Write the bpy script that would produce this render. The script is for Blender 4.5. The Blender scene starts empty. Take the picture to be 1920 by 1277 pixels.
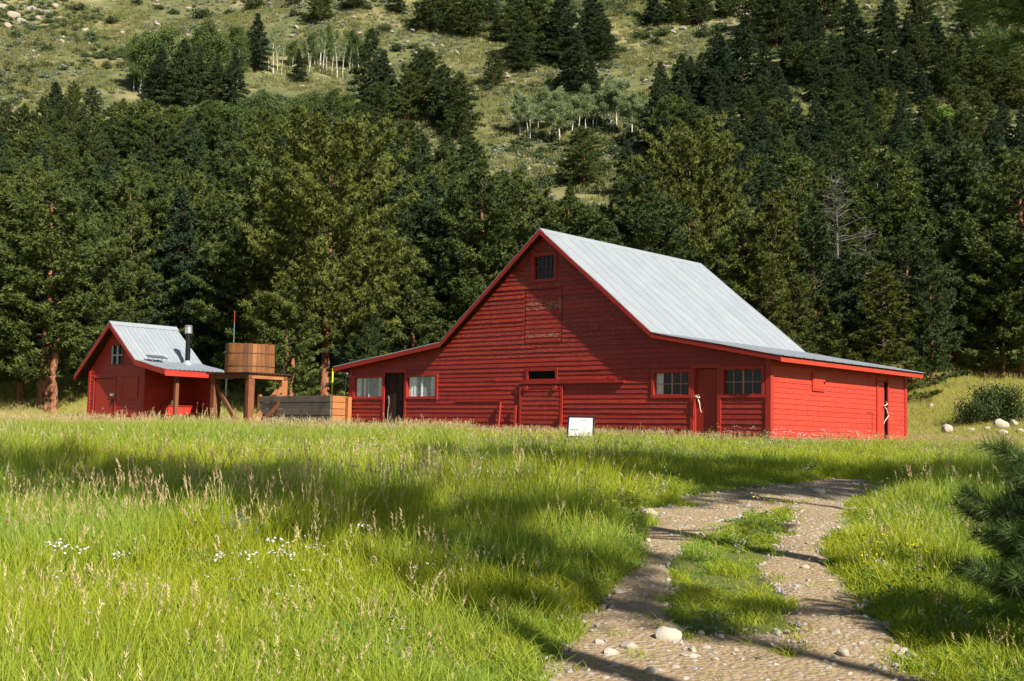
import bpy, math, random
import numpy as np
from mathutils import Vector, Matrix

# ------------------------------------------------------------------ camera, sky, sun, exposure
SC = bpy.context.scene
EYE = np.array([0.0, 0.0, 1.6])
FPX, CX, CY = 2300.0, 960.0, 638.5           # focal length and centre, in pixels of the 1920 px wide photo
ROLL, PITCH = math.radians(1.12), math.radians(4.437)
cam_d = bpy.data.cameras.new("camera")
cam_d.sensor_width = 36.0
cam_d.lens = FPX / 1920 * 36
cam_d.clip_start, cam_d.clip_end = 0.1, 2000
cam = bpy.data.objects.new("camera", cam_d)
SC.collection.objects.link(cam)
cam.matrix_world = Matrix.Translation(EYE) @ Matrix.Rotation(math.pi / 2 + PITCH, 4, 'X') @ Matrix.Rotation(ROLL, 4, 'Z')
SC.camera = cam

SUN_EL = math.radians(39)
SUN_AZ = (0.611, -0.791)                       # horizontal direction towards the sun
world = bpy.data.worlds.new("World"); SC.world = world
world.use_nodes = True
wn = world.node_tree
sky = wn.nodes.new("ShaderNodeTexSky"); sky.sky_type = 'NISHITA'; sky.sun_disc = False
sky.sun_elevation = SUN_EL
sky.sun_rotation = math.atan2(SUN_AZ[0], SUN_AZ[1])
wn.links.new(sky.outputs[0], wn.nodes["Background"].inputs[0])
wn.nodes["Background"].inputs[1].default_value = 0.05
sun_d = bpy.data.lights.new("sun", 'SUN'); sun_d.energy = 5.0; sun_d.angle = math.radians(0.5)
sun_d.color = (1.0, 0.94, 0.83)
sun = bpy.data.objects.new("sun", sun_d); SC.collection.objects.link(sun)
sdir = Vector((SUN_AZ[0] * math.cos(SUN_EL), SUN_AZ[1] * math.cos(SUN_EL), math.sin(SUN_EL)))
sun.rotation_euler = sdir.to_track_quat('Z', 'Y').to_euler()
sun.location = (20, -20, 40)
SC.view_settings.view_transform = 'Standard'
SC.view_settings.look = 'None'
SC.view_settings.exposure = 0.88
SC.view_settings.gamma = 1.0
SC.render.engine = 'CYCLES'
SC.cycles.max_bounces = 5
SC.cycles.diffuse_bounces = 2
SC.cycles.transparent_max_bounces = 8

COL = SC.collection
R3 = np.array(cam.matrix_world.to_3x3())
rng = np.random.default_rng(7)

def ray(x, y):
    d = R3 @ np.array([(x - CX) / FPX, -(y - CY) / FPX, -1.0]); return d / d[1]
def at(x, y, Y): return EYE + ray(x, y) * Y
def proj(P):
    q = (np.asarray(P, float) - EYE) @ R3
    return CX - FPX * q[..., 0] / q[..., 2], CY + FPX * q[..., 1] / q[..., 2]

# ------------------------------------------------------------------ value noise (numpy)
_nt = np.random.default_rng(11).random((256, 256))
def vnoise(x, y, s=1.0, o=0):
    x = np.asarray(x, float) / s + 37.3 + o * 17.1; y = np.asarray(y, float) / s + 91.7 + o * 7.7
    xi = np.floor(x).astype(int); yi = np.floor(y).astype(int); fx = x - xi; fy = y - yi
    fx = fx * fx * (3 - 2 * fx); fy = fy * fy * (3 - 2 * fy)
    g = lambda a, b: _nt[a % 256, b % 256]
    return (g(xi, yi) * (1 - fx) + g(xi + 1, yi) * fx) * (1 - fy) + (g(xi, yi + 1) * (1 - fx) + g(xi + 1, yi + 1) * fx) * fy
def fbm(x, y, s, n=4, o=0):
    v, a, t = 0, 1.0, 0
    for i in range(n):
        v = v + a * vnoise(x, y, s / 2 ** i, o + i); t += a; a *= .5
    return v / t
def sstep(a, b, x):
    t = np.clip((np.asarray(x, float) - a) / (b - a), 0, 1); return t * t * (3 - 2 * t)

# ------------------------------------------------------------------ terrain height
_PY = np.array([-80, -20, 0, 6, 10, 20, 30, 34, 52, 58, 65, 75, 100, 130, 165, 200, 225, 260, 420])
_PZ = np.array([-3, -.9, -.15, .05, .27, .84, 1.38, 1.56, 1.62, 1.9, 2.8, 6, 16.5, 29, 46, 67, 83, 108, 215])
def ground_z(x, y):
    x = np.asarray(x, float); y = np.asarray(y, float)
    z = np.interp(y, _PY, _PZ)
    z = (np.interp(y - 1.2, _PY, _PZ) + np.interp(y + 1.2, _PY, _PZ) + 2 * z) / 4
    r = sstep(12, 19, x - (y - 36) * .10) * sstep(38, 66, y) * (1 - sstep(75, 110, y))
    z = z + 2.1 * r
    hill = sstep(80, 125, y)
    z = z + hill * ((vnoise(x, y, 42, 3) - .5) * 9 + (vnoise(x, y, 15, 5) - .5) * 2.6 + (vnoise(x, y, 5, 6) - .5) * .7)
    near = (1 - sstep(30, 36, y)) * sstep(-5, 3, y)
    z = z + near * (vnoise(x, y, 3.1, 8) - .5) * .09
    return z
def ground_at(px, py, y0=4.0, y1=400.0):
    d = ray(px, py); Y = np.concatenate([np.arange(y0, 60, .1), np.arange(60, y1, .4)])
    P = EYE[None] + d[None] * Y[:, None]
    k = np.nonzero(P[:, 2] <= ground_z(P[:, 0], P[:, 1]))[0]
    k = k[0] if len(k) else len(Y) - 1
    return P[k, 0], P[k, 1], float(ground_z(P[k, 0], P[k, 1]))
def place_top(px, py, H, y0=58.0):
    Y = np.arange(y0, 330, .5); d = (px - CX) / FPX
    X = d * Y; Z = ground_z(X, Y) + H
    u, v = proj(np.stack([X, Y, Z], 1))
    k = int(np.argmax(v <= py)) if (v <= py).any() else len(Y) - 1
    X0, Y0 = X[k] + (px - u[k]) / FPX * Y[k], Y[k]
    return X0, Y0, float(ground_z(X0, Y0))

# ------------------------------------------------------------------ dirt track mask
_RUTS = [
    [(1225, 1277, .62), (1190, 1170, .38), (1212, 1090, .2), (1232, 1050, .2), (1262, 1000, .36), (1300, 966, .62), (1400, 938, .75), (1500, 918, .7), (1590, 904, .4)],
    [(1585, 1277, .5), (1570, 1180, .36), (1530, 1120, .34), (1492, 1070, .36), (1510, 1010, .3), (1535, 975, .36), (1545, 935, .5), (1590, 908, .6)]]
RUTW = []
for r_ in _RUTS:
    q_ = []
    for (a, b, w) in r_:
        X, Y, Z = ground_at(a, b); q_.append((X, Y, w))
    f0, f1 = np.array(q_[0]), np.array(q_[1]); e = f0 + (f0 - f1) / max(1e-3, abs(f0[1] - f1[1])) * 4; e[2] = f0[2]
    RUTW.append(np.array([e] + q_))
def rut_field(x, y):
    x = np.asarray(x, float); y = np.asarray(y, float); best = np.full(x.shape, -9.0)
    for Rw in RUTW:
        for i in range(len(Rw) - 1):
            a, b = Rw[i], Rw[i + 1]; dx, dy = b[0] - a[0], b[1] - a[1]
            t = np.clip(((x - a[0]) * dx + (y - a[1]) * dy) / (dx * dx + dy * dy), 0, 1)
            d = np.hypot(x - a[0] - t * dx, y - a[1] - t * dy); w = a[2] + t * (b[2] - a[2])
            best = np.maximum(best, 1 - d / (w * 1.3))
    return best
def dirt_mask(x, y):      # > 0.5 dirt, 0.25..0.5 thin grass
    m = rut_field(x, y) + .20 + (fbm(x, y, .7, 5, 20) - .5) * 1.1 + (fbm(x, y, .2, 3, 24) - .5) * .45
    mid = ((np.asarray(x) - 1.75) / 1.35) ** 2 + ((np.asarray(y) - 6.3) / 2.7) ** 2
    m = np.maximum(m, .66 - .28 * mid + (fbm(x, y, .9, 5, 31) - .5) * 1.5)
    return m

# ------------------------------------------------------------------ tags and object helpers
def tag(o, label=None, cat=None, group=None, kind=None):
    if label: o["label"] = label
    if cat: o["category"] = cat
    if group: o["group"] = group
    if kind: o["kind"] = kind
    return o
def empty(name, loc, rz=0.0, label=None, cat=None, group=None):
    o = bpy.data.objects.new(name, None); COL.objects.link(o)
    o.location = loc; o.rotation_euler = (0, 0, rz); o.empty_display_size = .3
    return tag(o, label, cat, group)
def mesh_obj(name, me, mat=None, parent=None, loc=None):
    if mat is not None and not me.materials: me.materials.append(mat)
    o = bpy.data.objects.new(name, me); COL.objects.link(o)
    if parent is not None: o.parent = parent
    if loc is not None: o.location = loc
    return o
def raw_mesh(name, V, F, tone=None, attrs=None, smooth=False):
    """V (n,3); F (m,k) array of equal-sized faces; tone one value per face."""
    me = bpy.data.meshes.new(name)
    V = np.asarray(V, np.float32); F = np.asarray(F, np.int32); m, k = F.shape
    me.vertices.add(len(V)); me.vertices.foreach_set("co", V.ravel())
    me.loops.add(m * k); me.loops.foreach_set("vertex_index", F.ravel())
    me.polygons.add(m); me.polygons.foreach_set("loop_start", np.arange(0, m * k, k, dtype=np.int32))
    me.update(calc_edges=True)
    if tone is not None:
        at_ = me.attributes.new("tone", 'FLOAT', 'FACE'); at_.data.foreach_set("value", np.asarray(tone, np.float32))
    for n_, v_ in (attrs or {}).items():
        at_ = me.attributes.new(n_, 'FLOAT', 'FACE'); at_.data.foreach_set("value", np.asarray(v_, np.float32))
    if smooth: me.polygons.foreach_set("use_smooth", np.ones(m, bool))
    me.validate()
    return me
class MB:
    """collects polygons, then builds ONE mesh"""
    def __init__(s): s.V, s.F, s.T, s.P = [], [], [], []
    def poly(s, pts, tone=.5, peel=0.0):
        n = len(s.V); s.V += [tuple(p) for p in pts]; s.F.append(tuple(range(n, n + len(pts)))); s.T.append(tone); s.P.append(peel)
    def hexa(s, c, tone=.5, peel=0.0):      # 8 corners: bottom ring then top ring
        for f in ((3, 2, 1, 0), (4, 5, 6, 7), (0, 1, 5, 4), (1, 2, 6, 5), (2, 3, 7, 6), (3, 0, 4, 7)):
            s.poly([c[i] for i in f], tone, peel)
        return s
    def box(s, x0, x1, y0, y1, z0, z1, tone=.5, peel=0.0):
        return s.hexa([(x0, y0, z0), (x1, y0, z0), (x1, y1, z0), (x0, y1, z0), (x0, y0, z1), (x1, y0, z1), (x1, y1, z1), (x0, y1, z1)], tone, peel)
    def beam(s, a, b, w, h, tone=.5, up=(0, 0, 1)):
        a, b = Vector(a), Vector(b); d = (b - a).normalized(); u = Vector(up)
        sd = d.cross(u); sd = sd.normalized() if sd.length > 1e-4 else Vector((1, 0, 0)); u = sd.cross(d)
        sd *= w / 2; u = u * h / 2
        return s.hexa([a - sd - u, a + sd - u, a + sd + u, a - sd + u, b - sd - u, b + sd - u, b + sd + u, b - sd + u], tone)
    def tube(s, pts, radii, n=8, tone=.5, cap=True):
        rings = []
        for i, p in enumerate(pts):
            p = Vector(p); d = Vector(pts[min(i + 1, len(pts) - 1)]) - Vector(pts[max(i - 1, 0)]); d.normalize()
            a = d.cross(Vector((0, 0, 1))); a = a.normalized() if a.length > .05 else Vector((1, 0, 0)); b = d.cross(a)
            rings.append([p + (a * math.cos(k * 2 * math.pi / n) + b * math.sin(k * 2 * math.pi / n)) * radii[i] for k in range(n)])
        for i in range(len(pts) - 1):
            for k in range(n):
                s.poly([rings[i][k], rings[i][(k + 1) % n], rings[i + 1][(k + 1) % n], rings[i + 1][k]], tone)
        if cap: s.poly(rings[0][::-1], tone); s.poly(rings[-1], tone)
        return s
    def build(s, name, mat, parent=None, smooth=False, loc=None, bevel=0.0):
        me = bpy.data.meshes.new(name); me.from_pydata([tuple(v) for v in s.V], [], s.F)
        for n_, v_ in (("tone", s.T), ("peel", s.P)):
            a_ = me.attributes.new(n_, 'FLOAT', 'FACE'); a_.data.foreach_set("value", v_)
        if smooth or bevel:
            import bmesh
            bm = bmesh.new(); bm.from_mesh(me); bmesh.ops.remove_doubles(bm, verts=bm.verts, dist=1e-4)
            bmesh.ops.recalc_face_normals(bm, faces=bm.faces); bm.to_mesh(me); bm.free()
            if smooth: me.polygons.foreach_set("use_smooth", np.ones(len(me.polygons), bool)); me.set_sharp_from_angle(angle=math.radians(40))
        me.update()
        o = mesh_obj(name, me, mat, parent, loc)
        if bevel:
            b = o.modifiers.new("bevel", 'BEVEL'); b.width = bevel; b.segments = 1; b.limit_method = 'ANGLE'
        return o

# ------------------------------------------------------------------ materials
class Mat:
    def __init__(s, name, rough=.7, metal=0.0, spec=.3):
        s.m = bpy.data.materials.new(name); s.m.use_nodes = True; s.t = s.m.node_tree
        s.b = s.t.nodes["Principled BSDF"]; s.b.inputs["Roughness"].default_value = rough
        s.b.inputs["Metallic"].default_value = metal; s.b.inputs["Specular IOR Level"].default_value = spec
    def n(s, t, **k):
        x = s.t.nodes.new(t)
        for a, v in k.items(): setattr(x, a, v)
        return x
    def l(s, a, b): s.t.links.new(a, b)
    def coord(s, kind="Object", scale=(1, 1, 1)):
        if kind == "World":
            o = s.n("ShaderNodeNewGeometry").outputs["Position"]
        else: o = s.n("ShaderNodeTexCoord").outputs[kind]
        mp = s.n("ShaderNodeMapping"); mp.inputs["Scale"].default_value = scale; s.l(o, mp.inputs[0]); return mp.outputs[0]
    def noise(s, co, scale, detail=4, rough=.55, dist=0.0):
        x = s.n("ShaderNodeTexNoise"); x.inputs["Scale"].default_value = scale; x.inputs["Detail"].default_value = detail
        x.inputs["Roughness"].default_value = rough; x.inputs["Distortion"].default_value = dist
        s.l(co, x.inputs["Vector"]); return x.outputs[0]
    def attr(s, name): x = s.n("ShaderNodeAttribute"); x.attribute_name = name; return x.outputs["Fac"]
    def ramp(s, fac, stops):
        x = s.n("ShaderNodeValToRGB"); e = x.color_ramp.elements
        while len(e) < len(stops): e.new(.5)
        for i, (p, c) in enumerate(stops): e[i].position = p; e[i].color = (*c, 1) if len(c) == 3 else c
        s.l(fac, x.inputs[0]); return x.outputs[0]
    def mix(s, f, a, b, mode='MIX'):
        x = s.n("ShaderNodeMix"); x.data_type = 'RGBA'; x.blend_type = mode
        for v, i in ((f, 0), (a, 6), (b, 7)):
            if isinstance(v, (int, float)): x.inputs[i].default_value = v
            elif isinstance(v, tuple): x.inputs[i].default_value = (*v, 1)
            else: s.l(v, x.inputs[i])
        return x.outputs[2]
    def math(s, op, a, b=0.0, clamp=False):
        x = s.n("ShaderNodeMath"); x.operation = op; x.use_clamp = clamp
        for i, v in enumerate((a, b)):
            if isinstance(v, (int, float)): x.inputs[i].default_value = v
            else: s.l(v, x.inputs[i])
        return x.outputs[0]
    def maprange(s, v, a, b, c=0.0, d=1.0):
        x = s.n("ShaderNodeMapRange"); s.l(v, x.inputs[0])
        for i, q in enumerate((a, b, c, d)): x.inputs[i + 1].default_value = q
        return x.outputs[0]
    def bump(s, h, strength=.3, dist=.02):
        x = s.n("ShaderNodeBump"); x.inputs["Strength"].default_value = strength; x.inputs["Distance"].default_value = dist
        s.l(h, x.inputs["Height"]); s.l(x.outputs[0], s.b.inputs["Normal"])
    def color(s, c):
        if isinstance(c, tuple): s.b.inputs["Base Color"].default_value = (*c, 1)
        else: s.l(c, s.b.inputs["Base Color"])
        s.c = c; return s
    def translucent(s, amount, tint=(1, 1, 1)):
        tr = s.n("ShaderNodeBsdfTranslucent"); mx = s.n("ShaderNodeMixShader"); mx.inputs[0].default_value = amount
        s.l(s.mix(1.0, s.c, tint, 'MULTIPLY'), tr.inputs[0])
        s.l(s.b.outputs[0], mx.inputs[1]); s.l(tr.outputs[0], mx.inputs[2])
        s.l(mx.outputs[0], s.t.nodes["Material Output"].inputs[0]); return s

def paint_mat(name, base=(.54, .048, .022), peelcol=(.42, .30, .19), weather=.35, dark=(.36, .028, .02)):
    m = Mat(name, .5, 0, .35)
    co = m.coord("Object", (1, 1, 6)); n1 = m.noise(co, 1.3, 6, .6); n2 = m.noise(m.coord("Object", (3, 3, 30)), 2.5, 5, .65)
    c = m.mix(m.maprange(n1, .35, .75, 0, weather), base, dark)
    c = m.mix(m.maprange(m.attr("tone"), 0, 1, 0, .85), m.mix(.75, c, dark), c)
    c = m.mix(m.maprange(n2, .56, .80, 0, .4), c, tuple(min(1, v * 1.35 + .03) for v in base))
    pn = m.noise(m.coord("Object", (2.2, 2.2, 7)), 2.6, 6, .7)
    pk = m.math('MULTIPLY', m.maprange(pn, .50, .56, 0, 1), m.attr("peel"), True)
    c = m.mix(pk, c, m.mix(n2, peelcol, (.16, .10, .07)))
    stv = m.noise(m.coord("Object", (5, 5, .35)), 2.2, 5, .6); c = m.mix(m.maprange(stv, .45, .75, 0, .6), c, dark)
    chip = m.noise(m.coord("Object", (4, 4, 9)), 5.0, 3, .6)
    c = m.mix(m.maprange(chip, .74, .77, 0, .55), c, (.5, .36, .25))
    m.color(c); m.bump(n2, .25, .01); return m.m
RED = paint_mat("red_barn_paint")
RED_TRIM = paint_mat("red_trim_paint", base=(.36, .025, .016), weather=.3)
RED_SHADED = paint_mat("shaded_red_paint", base=(.42, .026, .015), weather=.7, dark=(.22, .016, .011))  # barn red again, more weathered, the front's raking-light shade put into its colour
RED_SHED = paint_mat("shed_red_paint", base=(.50, .038, .021), weather=.1)

def metal_mat():
    m = Mat("galvanised_sheet", .42, .35, .5)
    n = m.noise(m.coord("Object", (1.2, 1.2, 1.2)), 1.1, 5, .6); n2 = m.noise(m.coord("Object", (.25, 7, .25)), 1.2, 4, .6)
    c = m.mix(n, (.335, .36, .38), (.38, .405, .425)); c = m.mix(m.maprange(n2, .45, .75, 0, .35), c, (.48, .53, .56))
    c = m.mix(m.maprange(m.attr("tone"), 0, 1, 0, .7), c, (.31, .36, .40))
    st = m.noise(m.coord("Object", (.5, 5, .5)), 3.0, 6, .7)
    c = m.mix(m.maprange(st, .60, .76, 0, .55), c, (.27, .24, .21))
    m.color(c); m.l(m.maprange(n, .3, .7, .45, .55), m.b.inputs["Roughness"]); return m.m
METAL = metal_mat()
def wood_mat(name, a, b, dark, axis_scale=(6, 6, 1), rough=.75, toneamt=.6):
    m = Mat(name, rough, 0, .25)
    n = m.noise(m.coord("Object", axis_scale), 4, 7, .65, .4); n2 = m.noise(m.coord("Object", (1, 1, 1)), 1.6, 4)
    c = m.mix(n, a, b); c = m.mix(m.maprange(n2, .45, .75, 0, .7), c, dark)
    c = m.mix(m.maprange(m.attr("tone"), 0, 1, toneamt, 0), c, dark)
    m.color(c); m.bump(n, .4, .01); return m.m
WOOD_TANK = wood_mat("tank_staves", (.52, .21, .06), (.24, .085, .028), (.065, .032, .018), (8, 8, .7), toneamt=.95)
WOOD_TIMBER = wood_mat("brown_timber", (.30, .11, .045), (.14, .055, .026), (.07, .03, .018), (7, 7, .8))
WOOD_GREY = wood_mat("weathered_planks", (.21, .175, .14), (.085, .07, .058), (.022, .018, .018), (1, 1, 14), .85)
WOOD_FRESH = wood_mat("orange_timber", (.50, .21, .07), (.27, .105, .038), (.12, .05, .024), (7, 7, .9))
WOOD_DARK = wood_mat("dark_roof_deck", (.10, .04, .03), (.06, .025, .02), (.03, .015, .012), (1, 6, 1))
WOOD_OLD = wood_mat("old_door_boards", (.075, .028, .022), (.045, .018, .016), (.018, .010, .010), (14, 1, .6), .85)
def plain(name, c, rough=.6, metal=0, spec=.3, var=.25):
    m = Mat(name, rough, metal, spec); n = m.noise(m.coord("Object"), 6, 4)
    m.color(m.mix(m.maprange(n, .3, .7, 0, var), c, tuple(v * .55 for v in c))); return m.m
BLACK = plain("black_metal", (.012, .012, .013), .4, .3)
INTERIOR = plain("dark_room", (.008, .007, .007), .9)
WHITE = plain("white_paint", (.80, .80, .78), .5, 0, .3, .08)
STEEL = plain("bright_steel", (.7, .7, .7), .3, .8)
BONE = plain("bleached_antler", (.78, .68, .52), .6)
YELLOW = plain("yellow_plastic", (.80, .72, .03), .45)
CURTAIN = plain("net_curtain", (.86, .88, .90), .9, 0, .1, .5)
MUNTIN = plain("pinkish_muntin", (.42, .20, .17), .6)
MUNTIN_W = plain("white_muntin", (.62, .64, .66), .6)
WIRE = plain("blue_wire", (.18, .30, .36), .5)
REDTIP = plain("red_tip", (.30, .04, .03), .5)
def glass_mat():
    m = Mat("window_glass", .08); t = m.t; tr = m.n("ShaderNodeBsdfTransparent"); g = m.n("ShaderNodeBsdfGlossy")
    g.inputs["Roughness"].default_value = .06; g.inputs["Color"].default_value = (.30, .32, .34, 1)
    mx = m.n("ShaderNodeMixShader"); mx.inputs[0].default_value = .06; m.l(tr.outputs[0], mx.inputs[1]); m.l(g.outputs[0], mx.inputs[2])
    m.l(mx.outputs[0], t.nodes["Material Output"].inputs[0]); return m.m
GLASS = glass_mat()
def foliage_mat(name, dark, light, hue=(.5, .5, .5), objvar=.35, trans=.15, alt=None):
    m = Mat(name, .6, 0, .25)
    c = m.mix(m.attr("tone"), dark, light)
    oi = m.n("ShaderNodeObjectInfo").outputs["Random"]
    c = m.mix(m.math('MULTIPLY', oi, objvar), c, alt or tuple(v * .5 for v in dark))
    m.color(c)
    if trans: m.translucent(trans, (1.1, 1.2, .6))
    return m.m
PINE = foliage_mat("pine_needles", (.028, .050, .014), (.195, .230, .048), objvar=.8, alt=(.030, .055, .022))
PINE_BIG = foliage_mat("old_pine_needles", (.034, .055, .013), (.225, .24, .046), objvar=0)
SPRUCE = foliage_mat("spruce_needles", (.024, .044, .019), (.100, .138, .050), objvar=.8, alt=(.026, .048, .024))
SPRUCE_OLIVE = foliage_mat("olive_needles", (.045, .058, .009), (.13, .14, .022), alt=(.04, .06, .02))
PINE_NEAR = foliage_mat("near_pine_needles", (.040, .075, .020), (.14, .20, .05), objvar=0)
ASPEN = foliage_mat("aspen_leaves", (.15, .20, .085), (.31, .36, .18), objvar=.3, trans=.25, alt=(.08, .13, .05))
DENSE = foliage_mat("thicket_leaves", (.055, .085, .020), (.14, .185, .045), objvar=.4, trans=.15, alt=(.05, .085, .025))
WILLOW = foliage_mat("bright_leaves", (.08, .16, .03), (.22, .34, .06), objvar=0, trans=.3)
SHRUB = foliage_mat("shrub_leaves", (.035, .055, .022), (.10, .13, .045), trans=.15, alt=(.06, .08, .04))
SAGE = foliage_mat("sage_leaves", (.15, .175, .13), (.33, .36, .29), objvar=.4, trans=.1, alt=(.13, .17, .07))
def bark_mat(name, a, b, rough=.9, limb=None):
    m = Mat(name, rough, 0, .2); n = m.noise(m.coord("Object", (3, 3, .8)), 3.5, 6, .7, .6)
    c = m.ramp(n, [(.38, b), (.52, a), (.7, tuple(v * 1.25 for v in a))])
    m.color(m.mix(m.math('GREATER_THAN', m.attr("tone"), .9), c, limb or a)); m.bump(n, .8, .05); return m.m
BARK_PINE = bark_mat("ponderosa_bark", (.30, .125, .065), (.05, .025, .018), limb=(.07, .05, .04))
BARK_DARK = bark_mat("spruce_bark", (.11, .075, .055), (.035, .025, .02))
BARK_ASPEN = bark_mat("aspen_bark", (.62, .60, .52), (.22, .20, .17))
BARK_GREY = bark_mat("dead_wood", (.14, .13, .12), (.09, .08, .07))

def ground_mat():
    m = Mat("meadow_soil", .95, 0, .1); co = m.coord("World")
    n1 = m.noise(co, .35, 6, .6); n2 = m.noise(co, 3.0, 6, .65); n3 = m.noise(co, .09, 5, .6)
    near = m.mix(n2, (.07, .10, .02), (.14, .15, .04))
    hill = m.mix(m.maprange(n1, .35, .65), (.070, .085, .032), (.15, .145, .060))
    hill = m.mix(m.maprange(n3, .50, .66), hill, (.24, .205, .10))
    hill = m.mix(m.maprange(n2, .58, .7, 0, .6), hill, (.27, .23, .15))
    sp = m.n("ShaderNodeSeparateXYZ"); m.l(co, sp.inputs[0])
    m.color(m.mix(m.maprange(sp.outputs[1], 66, 110), near, hill)); m.bump(n2, .6, .08); return m.m
def dirt_mat():
    m = Mat("stony_dirt", .95, 0, .15); co = m.coord("World")
    n1 = m.noise(co, 1.2, 6, .6); n2 = m.noise(co, 14, 6, .7); v = m.n("ShaderNodeTexVoronoi"); v.inputs["Scale"].default_value = 22; m.l(co, v.inputs["Vector"])
    v.inputs["Randomness"].default_value = 1
    c = m.mix(n1, (.26, .185, .11), (.42, .325, .195)); c = m.mix(m.maprange(n2, .4, .7, 0, .7), c, (.24, .155, .09))
    g = m.noise(co, 5, 5, .7); c = m.mix(m.maprange(g, .60, .70, 0, .5), c, (.11, .12, .04))
    c = m.mix(m.maprange(v.outputs["Distance"], .0, .32, .55, 0), c, m.mix(.5, v.outputs["Color"], (.40, .36, .32)))
    m.color(c); m.bump(m.math('SUBTRACT', n2, m.math('MULTIPLY', v.outputs["Distance"], .8)), .8, .03); return m.m
def rock_mat(name="river_stone", a=(.42, .39, .36), b=(.26, .23, .21)):
    m = Mat(name, .85, 0, .25); n = m.noise(m.coord("Object"), 7, 6, .65); c = m.mix(n, a, b)
    c = m.mix(m.math("MULTIPLY", m.attr("tone"), .6), c, m.mix(n, (.50, .40, .28), (.32, .25, .18))); m.color(c); m.bump(n, .5, .02); return m.m
ROCK = rock_mat(); ROCK_HILL = rock_mat("granite", (.27, .25, .22), (.14, .13, .115))
def grass_mat(name, rootc, tipc, straw, hillcol=None):
    m = Mat(name, .55, 0, .25); co = m.coord("World"); oi = m.n("ShaderNodeObjectInfo").outputs["Random"]
    n1 = m.noise(co, .22, 3); n2 = m.noise(m.coord("World", (.6, 1.4, 1)), .55, 4)
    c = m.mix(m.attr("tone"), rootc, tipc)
    c = m.mix(m.maprange(n1, .42, .62, 0, .55), c, (.20, .36, .09))          # bluish-green swathes
    c = m.mix(m.maprange(n2, .50, .70, 0, .5), c, (.40, .42, .04))
    sp = m.n("ShaderNodeSeparateXYZ"); m.l(co, sp.inputs[0])
    f = m.math('MULTIPLY', m.maprange(sp.outputs[1], 25, 44, .0, .95), m.maprange(m.math('ADD', oi, m.math('MULTIPLY', n2, .6)), .3, .8, .3, 1), True)
    c = m.mix(f, c, straw)
    c = m.mix(m.maprange(oi, .0, 1, 0, .35), c, m.mix(n2, (.07, .15, .012), (.34, .38, .06)))
    m.color(c); m.translucent(.40, (1.1, 1.15, .35)); return m.m
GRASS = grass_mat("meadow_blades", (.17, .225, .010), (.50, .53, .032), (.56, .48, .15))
SEED = foliage_mat("seed_heads", (.40, .27, .15), (.62, .48, .27), objvar=.4, trans=.2, alt=(.45, .40, .2))
FORB = foliage_mat("forb_leaves", (.06, .14, .02), (.16, .27, .05), objvar=.4, trans=.25, alt=(.12, .16, .09))
PETAL_W = plain("white_petals", (.58, .55, .58), .6, 0, .1, .05)
PETAL_Y = plain("yellow_petals", (.85, .62, .03), .6, 0, .1, .1)
PETAL_P = plain("violet_petals", (.22, .20, .50), .6, 0, .1, .2)

# ------------------------------------------------------------------ the ground sheet and the track
def axis(parts):
    o = []
    for a, b, s in parts: o += list(np.arange(a, b, s))
    return np.array(o + [parts[-1][1]])
gy = axis([(-80, 0, 4), (0, 50, .4), (50, 84, 1), (84, 420, 2.4)])
gx = axis([(-320, -60, 6), (-60, -26, 1.6), (-26, 26, .45), (26, 60, 1.6), (60, 320, 6)])
GX, GY = np.meshgrid(gx, gy); GZ = ground_z(GX, GY)
nx = len(gx); idx = np.arange(len(gy) * nx).reshape(len(gy), nx)
gF = np.stack([idx[:-1, :-1], idx[:-1, 1:], idx[1:, 1:], idx[1:, :-1]], -1).reshape(-1, 4)
gme = raw_mesh("ground", np.stack([GX, GY, GZ], -1).reshape(-1, 3), gF, smooth=True)
tag(mesh_obj("ground", gme, ground_mat()), kind="structure")
tx = np.arange(-1.5, 13, .07); ty = np.arange(1.0, 25.5, .07)
TX, TY = np.meshgrid(tx, ty); TM = dirt_mask(TX, TY)
TZ = ground_z(TX, TY) + np.clip((TM - .5) * .14, -.03, .022) + (fbm(TX, TY, .35, 3, 44) - .5) * .02 + .004
nx = len(tx); idx = np.arange(len(ty) * nx).reshape(len(ty), nx)
tF = np.stack([idx[:-1, :-1], idx[:-1, 1:], idx[1:, 1:], idx[1:, :-1]], -1).reshape(-1, 4)
keep = TM[:-1, :-1].ravel() > .36
tme = raw_mesh("dirt_track", np.stack([TX, TY, TZ], -1).reshape(-1, 3), tF[keep], smooth=True)
tag(mesh_obj("dirt_track", tme, dirt_mat()), kind="structure")

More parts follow.
